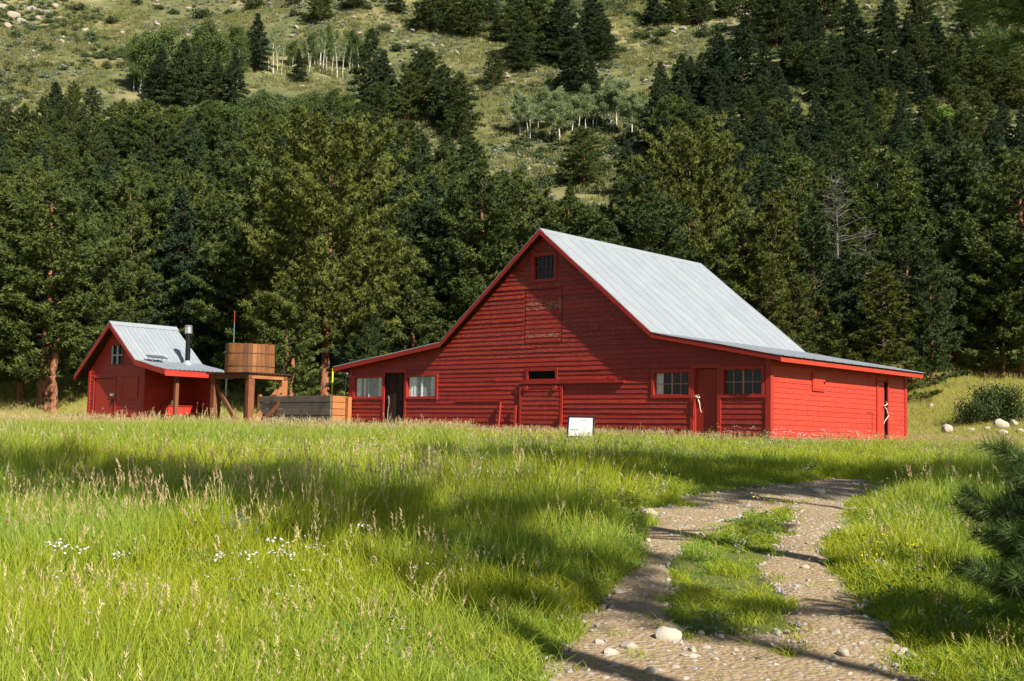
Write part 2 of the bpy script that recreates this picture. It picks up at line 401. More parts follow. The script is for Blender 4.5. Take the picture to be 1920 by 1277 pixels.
# ------------------------------------------------------------------ building helpers
def siding(mb, seg, z0, z1, expo, place, holes=(), seed=0, maxlen=5.0, peel=lambda x, z: 0.0, zk=(), rough=1.0):
    """lap boards. seg(z) -> (xmin, xmax); place(x, out, z) -> 3D point."""
    r = random.Random(seed); zs = z0
    rows = []
    while zs < z1 - 1e-3:
        e = min(z1, zs + expo); rows.append((zs, e)); zs = e
    for (a, b) in rows:
        cuts = sorted({a, b} | {z for z in zk if a < z < b} | {z for h in holes for z in (h[2], h[3]) if a < z < b})
        off = r.uniform(.0, .006) * rough; joints = []
        lo, hi = seg(a + 1e-3); x = lo + r.uniform(.6, maxlen)
        while x < hi: joints.append(x); x += r.uniform(maxlen * .4, maxlen)
        for c0, c1 in zip(cuts[:-1], cuts[1:]):
            m = (c0 + c1) / 2; L0, H0 = seg(c0 + 1e-4); L1, H1 = seg(c1 - 1e-4)
            cutsx = [min(L0, L1)] + [j for j in joints if max(L0, L1) < j < min(H0, H1)] + [max(H0, H1)]
            hs = [h for h in holes if h[2] < m < h[3]]
            for h in hs: cutsx += [h[0], h[1]]
            cutsx = sorted(cutsx)
            for q in range(len(cutsx) - 1):
                xa, xb = cutsx[q], cutsx[q + 1]
                if xb - xa < .004: continue
                mid = (xa + xb) / 2
                if any(h[0] < mid < h[1] for h in hs): continue
                rr = random.Random(int(seed * 977 + round(a * 1000) * 7 + sum(1 for j in joints if j < mid) * 131))
                tone = rr.random(); o2 = off + rr.uniform(0, .006) * rough; sag = rr.uniform(-.007, .007) * rough
                f = lambda z: .003 + (.013 + o2) * (1 - (z - a) / (b - a))
                pa0, pb0 = max(xa, L0), min(xb, H0); pa1, pb1 = max(xa, L1), min(xb, H1)
                if pb0 <= pa0 and pb1 <= pa1: continue
                if pb0 < pa0: pa0 = pb0 = (pa0 + pb0) / 2
                if pb1 < pa1: pa1 = pb1 = (pa1 + pb1) / 2
                g = .004; n_ = max(1, int((xb - xa) / 1.2)); pl = peel(mid, m)
                for k in range(n_):
                    t0, t1 = k / n_, (k + 1) / n_
                    X0, X1 = pa0 + (pb0 - pa0) * t0, pa0 + (pb0 - pa0) * t1
                    X2, X3 = pa1 + (pb1 - pa1) * t1, pa1 + (pb1 - pa1) * t0
                    w0 = sag * math.sin(X0 * 1.7); w1 = sag * math.sin(X1 * 1.7)
                    pl = peel((X0 + X1) / 2, m)
                    mb.poly([place(X0 + g * (k == 0), f(c0), c0 + w0), place(X1 - g * (k == n_ - 1), f(c0), c0 + w1), place(X2, f(c1), c1), place(X3, f(c1), c1)], tone, pl)
                    if c0 == a: mb.poly([place(X0, f(c0), c0 + w0), place(X0, 0, c0 + w0), place(X1, 0, c0 + w1), place(X1, f(c0), c0 + w1)], tone, pl)
    return mb
def roof_mesh(mb, p0, p1, y0, y1, rib=.30, th=.012, seed=0, bulge=0.0):
    """sheet from ridge point p0=(x,z) to eave point p1, running y0..y1, ribs down the slope."""
    r = random.Random(seed); p0, p1 = np.array(p0), np.array(p1); d = (p1 - p0); L = np.hypot(*d); d = d / L; n = np.array([-d[1], d[0]])
    if n[1] < 0: n = -n
    ys, hs = [], []
    y = y0
    while y < y1 - .02:
        for dy, h in ((0, 0), (.012, .024), (.045, .024), (.057, 0)): ys.append(min(y + dy, y1)); hs.append(h)
        y += rib
    ys.append(y1); hs.append(0)
    m = 7
    for i in range(len(ys) - 1):
        if ys[i + 1] - ys[i] < 1e-4: continue
        tone = random.Random(seed + int((ys[i] - y0) / (rib * 1.0))).random()
        for k in range(m):
            t0, t1 = k / m, (k + 1) / m
            def P(t, y, h):
                wob = .008 * math.sin(t * 9 + y * 3.1 + seed) * (1 if 0 < t < 1 else 0); q = p0 + d * L * t + n * (h + wob); return (q[0], y, q[1])
            mb.poly([P(t0, ys[i], hs[i]), P(t1, ys[i], hs[i]), P(t1, ys[i + 1], hs[i + 1]), P(t0, ys[i + 1], hs[i + 1])], tone)
    return mb
def slab(mb, p0, p1, y0, y1, t_up, t_dn, tone=.5):
    """board between two (x,z) points, from t_dn below to t_up above the line measured vertically"""
    (xa, za), (xb, zb) = p0, p1
    return mb.hexa([(xa, y0, za - t_dn), (xb, y0, zb - t_dn), (xb, y1, zb - t_dn), (xa, y1, za - t_dn), (xa, y0, za + t_up), (xb, y0, zb + t_up), (xb, y1, zb + t_up), (xa, y1, za + t_up)], tone)
def frame_rect(mb, x0, x1, z0, z1, w, place, out0, out1, sides="tblr", tone=.6, wb=None):
    def bx(a, b, c, d):
        P = [place(a, out0, c), place(b, out0, c), place(b, out1, c), place(a, out1, c), place(a, out0, d), place(b, out0, d), place(b, out1, d), place(a, out1, d)]
        mb.hexa(P, tone)
    wb = wb or w
    if "t" in sides: bx(x0 - w, x1 + w, z1, z1 + w)
    if "b" in sides: bx(x0 - w - .02, x1 + w + .02, z0 - wb, z0)
    if "l" in sides: bx(x0 - w, x0, z0, z1)
    if "r" in sides: bx(x1, x1 + w, z0, z1)
    return mb

# ------------------------------------------------------------------ the barn
ROT = -math.radians(41.0)
BW, BD = 17.65, 9.2
barn = empty("barn", (7.29, 34.5, 1.60), ROT, "long red gabled barn with a pale metal roof and low side wings", "barn")
XB1, XB2, XR = -3.85, -12.75, -8.3
ZE, ZB, ZR = 2.36, 3.17, 6.74
def roofline(x, lift=0.0):
    return float(np.interp(x, [-18.35, XB2, XR, XB1, .5], [2.44, ZB, ZR, ZB, ZE])) + lift
def seg_front(z):
    z = z + .10
    def inv(pts): return np.interp(z, [p[1] for p in pts], [p[0] for p in pts])
    hi = inv([(0, 2.44), (XB1, ZB), (XR, ZR)]) if z > 2.44 else 0.0
    lo = inv([(-BW, 2.53), (XB2, ZB), (XR, ZR)]) if z > 2.53 else -BW
    return float(lo), float(hi)
front = lambda x, o, z: (x, -o, z)
side = lambda y, o, z: (o, y, z)
left = lambda y, o, z: (-BW - o, y, z)
back = lambda x, o, z: (x, BD + o, z)
H_WL1 = (-17.38, -15.90, 1.30, 2.05); H_DL = (-15.76, -14.72, 0, 2.20); H_WL2 = (-14.58, -13.18, 1.30, 2.05)
H_GW = (-8.74, -7.86, 5.14, 5.92); H_V = (-8.90, -7.76, 1.86, 2.12); H_WR1 = (-3.92, -2.68, 1.30, 1.98)
H_DR = (-2.50, -1.70, 0, 2.08); H_WR2 = (-1.50, -.26, 1.30, 2.03)
PR = random.Random(5)
def peel_front(x, z):
    if -8.6 < x < -7.5 and (4.15 < z < 4.30 or 3.30 < z < 3.5): return 1.0
    if -3.9 < x < -2.9 and 2.35 < z < 2.5: return .55
    if z > 2.6 and -13 < x < -5: return .28
    return .12
mb = MB()
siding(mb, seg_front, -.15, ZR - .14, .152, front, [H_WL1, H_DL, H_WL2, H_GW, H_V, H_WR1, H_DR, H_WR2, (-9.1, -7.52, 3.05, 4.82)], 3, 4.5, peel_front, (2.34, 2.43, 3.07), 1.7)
mb.build("front_wall", RED_SHADED, barn)
def peel_side(y, z):
    if z < .10 and y > 1.2: return .9
    if z < .34 and 2.2 < y < 6.0: return .6
    return .1
mb = MB()
H_SD = (6.98, 7.72, 0, 2.0)
siding(mb, lambda z: (0, BD), -.15, 2.30, .152, side, [H_SD], 9, 6, peel_side, rough=.5)
mb.build("side_wall", RED, barn)
mb = MB(); siding(mb, lambda z: (0, BD), -.15, 2.38, .152, left, [], 12, 6); mb.build("left_wall", RED, barn)
mb = MB(); siding(mb, seg_front, -.15, ZR - .14, .152, back, [], 13, 6, zk=(2.34, 2.43, 3.07)); mb.build("back_wall", RED, barn)
# plinth strip of bare boards at the near corner
MB().box(-1.9, -.03, -.045, -.004, -.2, .02).build("sill_board", wood_mat("pale_sill", (.42, .33, .2), (.34, .26, .16), (.2, .15, .1)), barn)
# boarded loft hatch
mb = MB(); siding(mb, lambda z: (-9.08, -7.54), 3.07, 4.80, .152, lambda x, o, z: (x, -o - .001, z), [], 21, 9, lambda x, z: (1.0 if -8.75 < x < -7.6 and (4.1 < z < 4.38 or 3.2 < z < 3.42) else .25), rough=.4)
mb.build("loft_hatch", RED_SHADED, barn)
# corner posts and door / window trims of the front
mb = MB(); mb.box(-.13, .045, -.045, -.002, -.2, 2.30, .7); mb.box(.002, .045, -.002, .12, -.2, 2.30, .9); mb.build("corner_board", RED_TRIM, barn, bevel=.004)
mb = MB(); mb.box(-BW - .04, -BW + .12, -.045, -.002, -.15, 2.38, .6); mb.build("corner_board", RED_TRIM, barn, bevel=.004)
MB().box(.002, .045, BD - .12, BD + .04, -.15, 2.28, .6).build("corner_board", RED_TRIM, barn, bevel=.004)
# dark rooms behind the openings
def room(h, place_y0=.30, depth=1.0):
    mb = MB(); x0, x1, z0, z1 = h; mb.box(x0 - .1, x1 + .1, place_y0, place_y0 + depth, z0 - .1, z1 + .1); return mb
def window(h, nx_, nz_, mat_m, panes_y=.05, curtains=None, mullion=True, fw=.09, sides="tblr", thin=.022):
    x0, x1, z0, z1 = h
    w = frame_rect(MB(), x0, x1, z0, z1, fw, front, -.002, .05, sides, .7).build("window_frame", RED_TRIM, barn, bevel=.004)
    mb = MB()                                             # reveal boards inside the opening
    mb.box(x0, x0 + .02, 0, .09, z0, z1, .8); mb.box(x1 - .02, x1, 0, .09, z0, z1, .5); mb.box(x0 + .02, x1 - .02, 0, .09, z1 - .02, z1, .3); mb.box(x0 + .02, x1 - .02, 0, .09, z0, z0 + .03, .9)
    mb.build("window_reveal", RED_TRIM, w)
    mb = MB()
    for i in range(1, nx_):
        x = x0 + (x1 - x0) * i / nx_; t = .028 if (mullion and i * 2 == nx_) else thin / 2
        mb.box(x - t, x + t, .004 if mat_m is MUNTIN_W else .028, .022 if mat_m is MUNTIN_W else .048, z0 + .03, z1 - .02, .7)
    for k in range(1, nz_):
        z = z0 + (z1 - z0) * k / nz_; mb.box(x0 + .02, x1 - .02, .030, .046, z - thin / 2, z + thin / 2, .7)
    mb.build("muntins", mat_m, w)
    MB().box(x0 + .02, x1 - .02, .024 if mat_m is MUNTIN_W else .052, .027 if mat_m is MUNTIN_W else .056, z0 + .03, z1 - .02).build("pane", GLASS, w)
    room(h, .3, .4).build("window_backing", INTERIOR, w)
    if curtains:
        cy_ = .036 if len(curtains) > 1 else .09
        for (a, b) in curtains:
            mb = MB()
            n = max(3, int((b - a) / .035)); xs = [x0 + .02 + (x1 - x0 - .04) * (a + (b - a) * i / n) for i in range(n + 1)] if b <= 1 else []
            for i in range(n):
                ya = cy_ + .006 * math.sin(i * 2.1 + a * 9); yb = cy_ + .006 * math.sin((i + 1) * 2.1 + a * 9)
                mb.poly([(xs[i], ya, z0 + .02), (xs[i + 1], yb, z0 + .02), (xs[i + 1], yb, z1 - .02), (xs[i], ya, z1 - .02)], .5)
            mb.build("curtain", CURTAIN if len(curtains) > 1 else WHITE, w)
        if len(curtains) > 1:
            MB().box(x0 + .01, x1 - .01, .046, .052, z0 + .02, z1 - .02).build("inner_blind", plain("grey_blind", (.42, .44, .46), .9, 0, .1, .6), w)
    return w
window(H_WL1, 2, 1, MUNTIN_W, curtains=[(.02, .20), (.30, .36), (.84, 1.0)], mullion=False, fw=.07)
window(H_WL2, 2, 1, MUNTIN_W, curtains=[(.03, .32), (.50, .55), (.82, 1.0)], mullion=False, fw=.07)
window(H_WR1, 4, 2, MUNTIN, curtains=[(.0, .22)])
window(H_WR2, 4, 2, MUNTIN)
window(H_GW, 5, 4, plain("dark_muntin", (.10, .045, .045), .7), fw=.09, mullion=False, thin=.03)
for q in (-17.47, -13.07): MB().box(q - .035, q + .035, -.055, -.006, 1.2, 2.14, .7).build("window_casing", RED_TRIM, barn)
# vent slot over the sliding door
w = frame_rect(MB(), *H_V[:2], H_V[2], H_V[3], .11, front, -.002, .045, "tblr", .4).build("vent_frame", RED_SHADED, barn, bevel=.004)
room(H_V, .12, .4).build("vent_opening", INTERIOR, w)
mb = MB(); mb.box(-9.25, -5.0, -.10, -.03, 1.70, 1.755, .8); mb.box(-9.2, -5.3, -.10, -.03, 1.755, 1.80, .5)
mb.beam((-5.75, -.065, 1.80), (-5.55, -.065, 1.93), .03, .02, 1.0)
mb.build("door_track", RED_SHADED, barn)
# sliding door
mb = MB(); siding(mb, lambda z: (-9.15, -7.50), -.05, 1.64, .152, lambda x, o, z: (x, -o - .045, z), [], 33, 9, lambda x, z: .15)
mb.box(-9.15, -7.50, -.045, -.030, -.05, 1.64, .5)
sd = mb.build("sliding_door", RED_SHADED, barn)
frame_rect(MB(), -9.15, -7.50, -.04, 1.56, .085, front, .046, .075, "tlr", .7).build("door_edge_board", RED_TRIM, sd)
for x in (-8.93, -7.72):
    MB().tube([(x, -.078, 1.56), (x, -.11, 1.56)], [.085, .085], 14, .7).build("door_wheel", RED_TRIM, sd)
# short stop posts leaning by the sliding door
for x, z, lean in ((-10.04, 1.10, .03), (-9.36, 1.0, .0), (-7.42, .72, .0)):
    MB().beam((x - lean, -.16, -.1), (x + lean, -.10, z), .09, .045, .9).build("stop_post", RED_TRIM, barn)
MB().box(-12.1, -10.1, -.045, -.026, 1.13, 1.20, .9).build("rail_board", RED_SHADED, barn)
# left door: weathered boards with a hanging rope
d = MB()
n = 6
for i in range(n):
    a = -15.76 + 1.04 * i / n; d.box(a + .006, a + 1.04 / n - .006, .05 + .012 * (i % 2), .08, -.1, 2.19, .2 + .6 * ((i * 37) % 10) / 10)
ld = d.build("weathered_door", WOOD_OLD, barn); ld["label"] = "dark weathered plank door"
MB().box(-15.8, -14.7, .082, .1, -.1, 2.22).build("door_backing", INTERIOR, ld)
pts = [(-15.58 + .03 * math.sin(k * .9), .02, 1.35 - k * .13) for k in range(9)]
MB().tube(pts, [.014] * 9, 6).build("rope", plain("grey_rope", (.34, .30, .27), .9), ld)
frame_rect(MB(), H_DL[0], H_DL[1], -.1, H_DL[3], .10, front, -.002, .042, "tlr", .6).build("door_frame", RED_TRIM, barn, bevel=.004)
# right door
d = MB()
for i in range(7):
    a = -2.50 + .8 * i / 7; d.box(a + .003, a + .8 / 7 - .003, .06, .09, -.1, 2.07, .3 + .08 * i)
rd = d.build("plank_door", RED_SHADED, barn)
frame_rect(MB(), H_DR[0], H_DR[1], -.1, H_DR[3], .12, front, -.002, .045, "tlr", .7).build("door_frame", RED_TRIM, barn, bevel=.004)
MB().box(-2.50, -2.47, -.0, .06, -.1, 2.08, .9).build("door_jamb", RED_TRIM, barn)
mb = MB(); mb.tube([(-2.46, -.03, 1.27), (-2.40, -.07, 1.25), (-2.30, -.10, 1.20), (-2.24, -.14, 1.23)], [.012, .022, .028, .02], 8)
mb.tube([(-2.33, -.08, 1.19), (-2.25, -.11, 1.05), (-2.24, -.10, .9), (-2.20, -.09, .78)], [.018, .014, .012, .009], 8)
mb.build("antler_handle", BONE, rd, smooth=True)
MB().box(-2.52, -2.36, .035, .058, 1.25, 1.32).build("latch", BONE, rd)
# side door with a bent antler handle
mb = MB()
for i in range(4): mb.box(-.02, .012, 7.0 + .12 * i + .003, 7.12 + .12 * i - .003, -.05, 1.98, .8)
sdr = mb.build("side_door", RED, barn)
MB().box(-.10, -.06, 7.44, 7.75, -.1, 2.02).build("door_gap", INTERIOR, sdr)
mb = MB(); mb.tube([(.05, 7.52, 1.36), (.09, 7.56, 1.27), (.07, 7.36, 1.20), (.1, 7.46, 1.12), (.07, 7.62, .98), (.09, 7.66, .90), (.06, 7.44, .72), (.05, 7.38, .62)], [.008, .015, .02, .018, .016, .014, .011, .008], 8)
mb.build("antler_handle", BONE, sdr, smooth=True)
mb = MB()
for y in (6.93, 7.75): mb.box(.002, .05, y - .05, y + .05, -.1, 2.1, .8)
mb.build("door_frame", RED_TRIM, barn, bevel=.004)
mb = MB(); mb.box(.026, .06, 2.45, 3.25, 1.50, 2.06, .9); mb.box(.06, .075, 2.50, 3.20, 1.55, 2.0, .8)
ub = mb.build("utility_panel", RED, barn, bevel=.006)
MB().box(.075, .10, 3.10, 3.16, 1.74, 1.80).build("knob", BLACK, ub)
# rusty conduit marks on the side wall
MB().tube([(.035, 6.15, .95), (.035, 6.55, .97), (.035, 6.55, .5), (.035, 6.5, .3)], [.008] * 4, 5).build("wire", plain("dark_red_wire", (.16, .02, .015)), barn)
# roof
Y0, Y1 = -.30, BD + .30
RP = [(-18.35, 2.45), (XB2, ZB + .02), (XR, ZR + .02), (XB1, ZB + .02), (.50, ZE + .02)]
mb = MB()
roof_mesh(mb, RP[2], RP[1], Y0, Y1, .61, seed=1); roof_mesh(mb, RP[1], RP[0], Y0, Y1, .61, seed=2)
roof_mesh(mb, RP[2], RP[3], Y0, Y1, .61, seed=3); roof_mesh(mb, RP[3], (.56, ZE + .008), Y0 - .02, Y1 + .05, .61, seed=4)
roof = mb.build("roof", METAL, barn)
mb = MB()
for k in range(4): slab(mb, RP[k], RP[k + 1], Y0 + .03, Y1 - .03, -.012, .055)
mb.build("roof_deck", WOOD_DARK, roof)
mb = MB()
for s in (-1, 1):
    mb.hexa([(XR, Y0, ZR + .03), (XR + s * .20, Y0, ZR - .135), (XR + s * .20, Y1, ZR - .135), (XR, Y1, ZR + .03), (XR, Y0, ZR + .055), (XR + s * .20, Y0, ZR - .105), (XR + s * .20, Y1, ZR - .105), (XR, Y1, ZR + .055)], .1)
mb.build("ridge_cap", METAL, roof)
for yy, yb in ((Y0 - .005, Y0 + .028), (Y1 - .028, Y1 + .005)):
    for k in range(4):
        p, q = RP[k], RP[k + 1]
        mb = MB(); slab(mb, p, q, yy, yb, -.014, .17 if k in (1, 2) else .165, .55); mb.build("rake_board", RED_SHADED if k != 3 else RED_SHADED, roof, bevel=.003)
MB().box(.455, .495, Y0 + .03, Y1 - .02, 2.20, ZE, .9).build("fascia_board", RED, roof, bevel=.003)
MB().box(-18.34, -18.30, Y0 + .03, Y1 - .02, 2.28, 2.43, .6).build("fascia_board", RED, roof, bevel=.003)
for k in range(12): yy = .1 + k * .8; MB().beam((0.02, yy, 2.30), (.45, yy, 2.24), .045, .09, .5).build("rafter_tail", RED_SHADED, roof)

# ------------------------------------------------------------------ the small shed
shed = empty("shed", (-14.93, 50.0, 1.60), ROT, "small red gabled shed with a metal roof and open porch, left of the water tank", "shed")
SW, SD_ = 4.25, 2.45
SR, SB = (-2.22, 4.42), (-.15, 2.78)
def seg_shed(z):
    z = z + .08
    lo = np.interp(z, [2.50, 4.42], [-SW, -2.22]) if z > 2.5 else -SW
    hi = np.interp(z, [2.70, 4.42], [-.04, -2.22]) if z > 2.7 else 0
    return float(lo), float(hi)
HS_W = (-2.56, -1.70, 2.66, 3.44)
HS_D = (-3.83, -2.18, 0, 2.10)
mb = MB(); siding(mb, seg_shed, -.15, 4.30, .165, front, [HS_W, HS_D], 41, 5, lambda x, z: .05, (2.42, 2.62), rough=.8); mb.build("front_wall", RED_SHED, shed)
mb = MB(); siding(mb, lambda z: (0, SD_), -.15, 2.62, .165, side, [], 42, 5, lambda x, z: .05); mb.build("side_wall", RED_SHED, shed)
mb = MB(); siding(mb, lambda z: (0, SD_), -.15, 2.3, .165, lambda y, o, z: (-SW - o, y, z), [], 43, 5); mb.build("left_wall", RED_SHED, shed)
mb = MB(); siding(mb, seg_shed, -.15, 4.30, .165, lambda x, o, z: (x, SD_ + o, z), [], 44, 5, zk=(2.42, 2.62)); mb.build("back_wall", RED_SHED, shed)
mb = MB(); mb.box(-.12, .04, -.045, -.002, -.15, 2.5, .7); mb.box(.002, .04, -.002, .1, -.15, 2.5, .8); mb.build("corner_board", RED_TRIM, shed, bevel=.004)
MB().box(-SW - .04, -SW + .1, -.045, -.002, -.15, 2.4, .7).build("corner_board", RED_TRIM, shed, bevel=.004)
mb = MB()
for i in range(6): mb.box(-3.80 + .27 * i + .004, -3.80 + .27 * i + .266, .01, .035, -.1, 2.08, .4 + .1 * (i % 3))
dr = mb.build("door", RED_SHED, shed); mb = MB(); mb.box(-2.52, -2.26, -.035, .008, 1.34, 1.44); mb.build("latch", WHITE, dr)
MB().box(-2.44, -2.34, -.03, .008, 1.05, 1.2).build("padlock", BLACK, dr)
frame_rect(MB(), -3.83, -2.18, -.1, 2.10, .07, front, -.002, .032, "tlr", .6).build("door_frame", RED_TRIM, shed)
mb = MB(); frame_rect(mb, -1.62, -.50, 1.25, 2.08, .05, front, .02, .045, "tblr", .5); mb.box(-1.62, -.50, -.036, -.02, 1.25, 2.08, .45); mb.build("shutter", RED_SHED, shed)
x0, x1, z0, z1 = HS_W
w = frame_rect(MB(), x0, x1, z0, z1, .05, front, -.002, .04, "tblr", .6).build("window", RED_TRIM, shed)
MB().box(x0, x1, .05, .054, z0, z1).build("pane", GLASS, w); MB().box(x0 - .1, x1 + .1, .15, .5, z0 - .1, z1 + .1).build("window_backing", INTERIOR, w)
mb = MB(); mb.box(x0, x0 + .05, -.02, .04, z0, z1); mb.box((x0 + x1) / 2 - .03, (x0 + x1) / 2 + .03, -.02, .04, z0, z1); mb.box(x0 + .05, (x0 + x1) / 2 - .03, -.015, .035, (z0 + z1) / 2 - .02, (z0 + z1) / 2 + .02); mb.box((x0 + x1) / 2 + .03, x1, -.015, .035, (z0 + z1) / 2 - .02, (z0 + z1) / 2 + .02)
mb.build("muntins", MUNTIN_W, w)
sy0, sy1 = -.40, 2.85
SRP = [(-4.86, 2.22), SR, SB, (2.02, 2.36)]
mb = MB(); roof_mesh(mb, SRP[1], SRP[0], sy0, sy1, .22, seed=11); roof_mesh(mb, SRP[1], SRP[2], sy0, sy1, .22, seed=12); roof_mesh(mb, SRP[2], SRP[3], sy0, sy1 + .02, .22, seed=13)
srf = mb.build("roof", METAL, shed)
mb = MB()
for k in range(3): slab(mb, SRP[k], SRP[k + 1], sy0 + .03, sy1 - .03, -.012, .06)
mb.build("roof_deck", WOOD_DARK, srf)
mb = MB()
for s, q in ((-1, .95), (1, .79)):
    mb.hexa([(SR[0], sy0 - .01, SR[1] + .03), (SR[0] + s * .2, sy0 - .01, SR[1] - .2 * q + .03), (SR[0] + s * .2, sy1 + .02, SR[1] - .2 * q + .03), (SR[0], sy1 + .02, SR[1] + .03), (SR[0], sy0 - .01, SR[1] + .05), (SR[0] + s * .2, sy0 - .01, SR[1] - .2 * q + .05), (SR[0] + s * .2, sy1 + .02, SR[1] - .2 * q + .05), (SR[0], sy1 + .02, SR[1] + .05)], 0)
mb.build("ridge_cap", METAL, srf)
for k in range(3): mb = MB(); slab(mb, SRP[k], SRP[k + 1], sy0 - .005, sy0 + .028, -.014, .22, .6); mb.build("rake_board", RED_TRIM, srf, bevel=.003)
for k in range(3): mb = MB(); slab(mb, SRP[k], SRP[k + 1], sy1 - .028, sy1 + .005, -.014, .2, .6); mb.build("rake_board", RED_TRIM, srf, bevel=.003)
MB().box(1.985, 2.02, sy0 + .03, sy1 - .02, 2.10, 2.345, .9).build("fascia_board", RED_SHED, srf, bevel=.003)
for (x, y) in ((1.62, .42), (1.62, 2.45)): MB().box(x - .075, x + .075, y - .075, y + .075, -.15, 2.24, .6).build("porch_post", WOOD_TIMBER, shed, bevel=.006)
MB().box(1.55, 1.69, sy0 + .1, sy1 - .1, 2.14, 2.25, .4).build("porch_beam", WOOD_TIMBER, shed)
MB().box(-.02, 1.5, SD_ - .05, SD_ + .0, 0.0, 2.35, .5).build("porch_screen", RED_SHED, shed)
ch = MB().tube([(.28, 1.80, 2.70), (.28, 1.80, 4.02)], [.105, .105], 16).build("chimney_pipe", BLACK, shed, smooth=True)
mb = MB(); mb.tube([(.28, 1.80, 4.00), (.28, 1.80, 4.28)], [.15, .15], 16); mb.tube([(.28, 1.80, 4.30), (.28, 1.80, 4.34)], [.17, .13], 16); mb.build("chimney_cap", STEEL, ch, smooth=True)
MB().tube([(.28, 1.80, 2.66), (.28, 1.80, 2.86)], [.26, .12], 16).build("chimney_flashing", METAL, ch, smooth=True)
sp_ = empty("solar_panel", tuple(shed.matrix_world @ Vector((0, 0, 0))), ROT, "small grey solar panel propped on the shed roof's lower edge", "solar panel")
sp_.location = (-14.93, 50.0, 1.60)
MB().hexa([(-.02, .0, 2.98), (.36, .02, 2.86), (.36, .82, 2.86), (-.02, .80, 2.98), (-.02, 0, 3.01), (.36, .02, 2.89), (.36, .82, 2.89), (-.02, .80, 3.01)]).build("panel", plain("grey_cells", (.10, .105, .11), .35, .2), sp_)
for q in ((.34, .1, 2.70, 2.87), (.34, .75, 2.70, 2.87), (.0, .1, 2.76, 2.97), (.0, .75, 2.76, 2.97)): MB().beam(q[:3], (q[0], q[1], q[3]), .02, .02).build("bracket", STEEL, sp_)
# wash counter on the porch and the bottle on it
ct = empty("wash_counter", (-14.93, 50.0, 1.60), ROT, "red boxed counter against the shed wall under the porch", "counter")
MB().box(.06, .62, .75, 2.25, .56, .94, .8).build("counter_box", RED_SHED, ct, bevel=.005)
MB().box(.04, .66, .72, 2.28, .945, .975, .6).build("counter_top", RED_TRIM, ct)
for x, y in ((.12, .82), (.56, .82), (.12, 2.18), (.56, 2.18)): MB().box(x - .035, x + .035, y - .035, y + .035, -.1, .56, .5).build("leg", RED_TRIM, ct)
bt = empty("soap_bottle", (-14.93, 50.0, 1.60), ROT, "pale yellow bottle on the red porch counter", "bottle")
MB().tube([(.5, 1.0, .98), (.5, 1.0, 1.14), (.5, 1.0, 1.18)], [.05, .05, .02], 12).build("bottle_body", plain("cream_plastic", (.85, .78, .45), .4), bt, smooth=True)
MB().tube([(.5, 1.0, 1.18), (.5, 1.0, 1.24)], [.018, .018], 8).build("pump", BLACK, bt)
p = shed.matrix_basis
st = empty("downspout", (-14.93, 50.0, 1.60), ROT, "thin white pipe hanging from the porch roof's far corner", "pipe")
MB().tube([(2.07, 2.50, 2.14), (2.07, 2.49, 1.7), (2.09, 2.48, 1.28)], [.034, .032, .03], 8).build("pipe", WHITE, st, smooth=True)

# ------------------------------------------------------------------ water tank on its timber tower
K = at(463, 798, 47.5)
tower = empty("tank_tower", (K[0], K[1], 1.60), ROT, "brown timber stand with diagonal braces under the round water tank", "tower")
TWD, TDD = 2.25, 1.62
for (x, y) in ((0, 0), (-TWD, 0), (0, TDD), (-TWD, TDD)):
    s = .15 if (x, y) != (-TWD, 0) else .18
    MB().box(x - s, x + s * .35, y - .02, y + .26, -.15, 2.02, .75 if y == 0 else .5).build("leg", WOOD_TIMBER if x else WOOD_FRESH if (x, y) == (0, TDD) else WOOD_TIMBER, tower, bevel=.008)
mb = MB(); mb.box(-TWD - .3, .08, -.05, .10, 2.03, 2.21, .4); mb.box(-TWD - .3, .08, TDD + .05, TDD + .2, 2.03, 2.21, .4); mb.build("cross_beam", WOOD_TIMBER, tower, bevel=.006)
MB().box(-.06, .07, .11, TDD + .04, 2.02, 2.21, .9).build("end_beam", WOOD_FRESH, tower, bevel=.006)
mb = MB()
for i in range(11): y = -.12 + i * .19; mb.box(-TWD - .4, .16, y, y + .175, 2.215, 2.265, .25 + .05 * (i % 3))
mb.build("platform", WOOD_DARK, tower)
for a, b, s in (((-TWD + .05, .10, 1.78), (-.55, .10, .05), .17), ((-TWD + .05, TDD + .1, 1.75), (-.75, TDD + .1, -.05), .15), ((.0, .22, .10), (.0, TDD + .02, 1.72), .15), ((-.1, .16, .12), (-.1, TDD * .9, 1.62), .12)):
    MB().beam(a, b, s * .5, s, .6).build("brace", WOOD_TIMBER if a[0] < -.3 else WOOD_FRESH, tower, bevel=.006)
MB().beam((-.02, .3, -.1), (1.15, .75, 1.15), .09, .17, .2).build("prop", WOOD_TIMBER, tower, bevel=.006)
tc = (-TWD / 2 + .07, TDD / 2 + .02)
tank = empty("water_tank", tuple(np.array([K[0], K[1], 1.60])), ROT, "round wooden stave water tank with dark hoops on the timber stand", "water tank")
mb = MB(); NS = 34
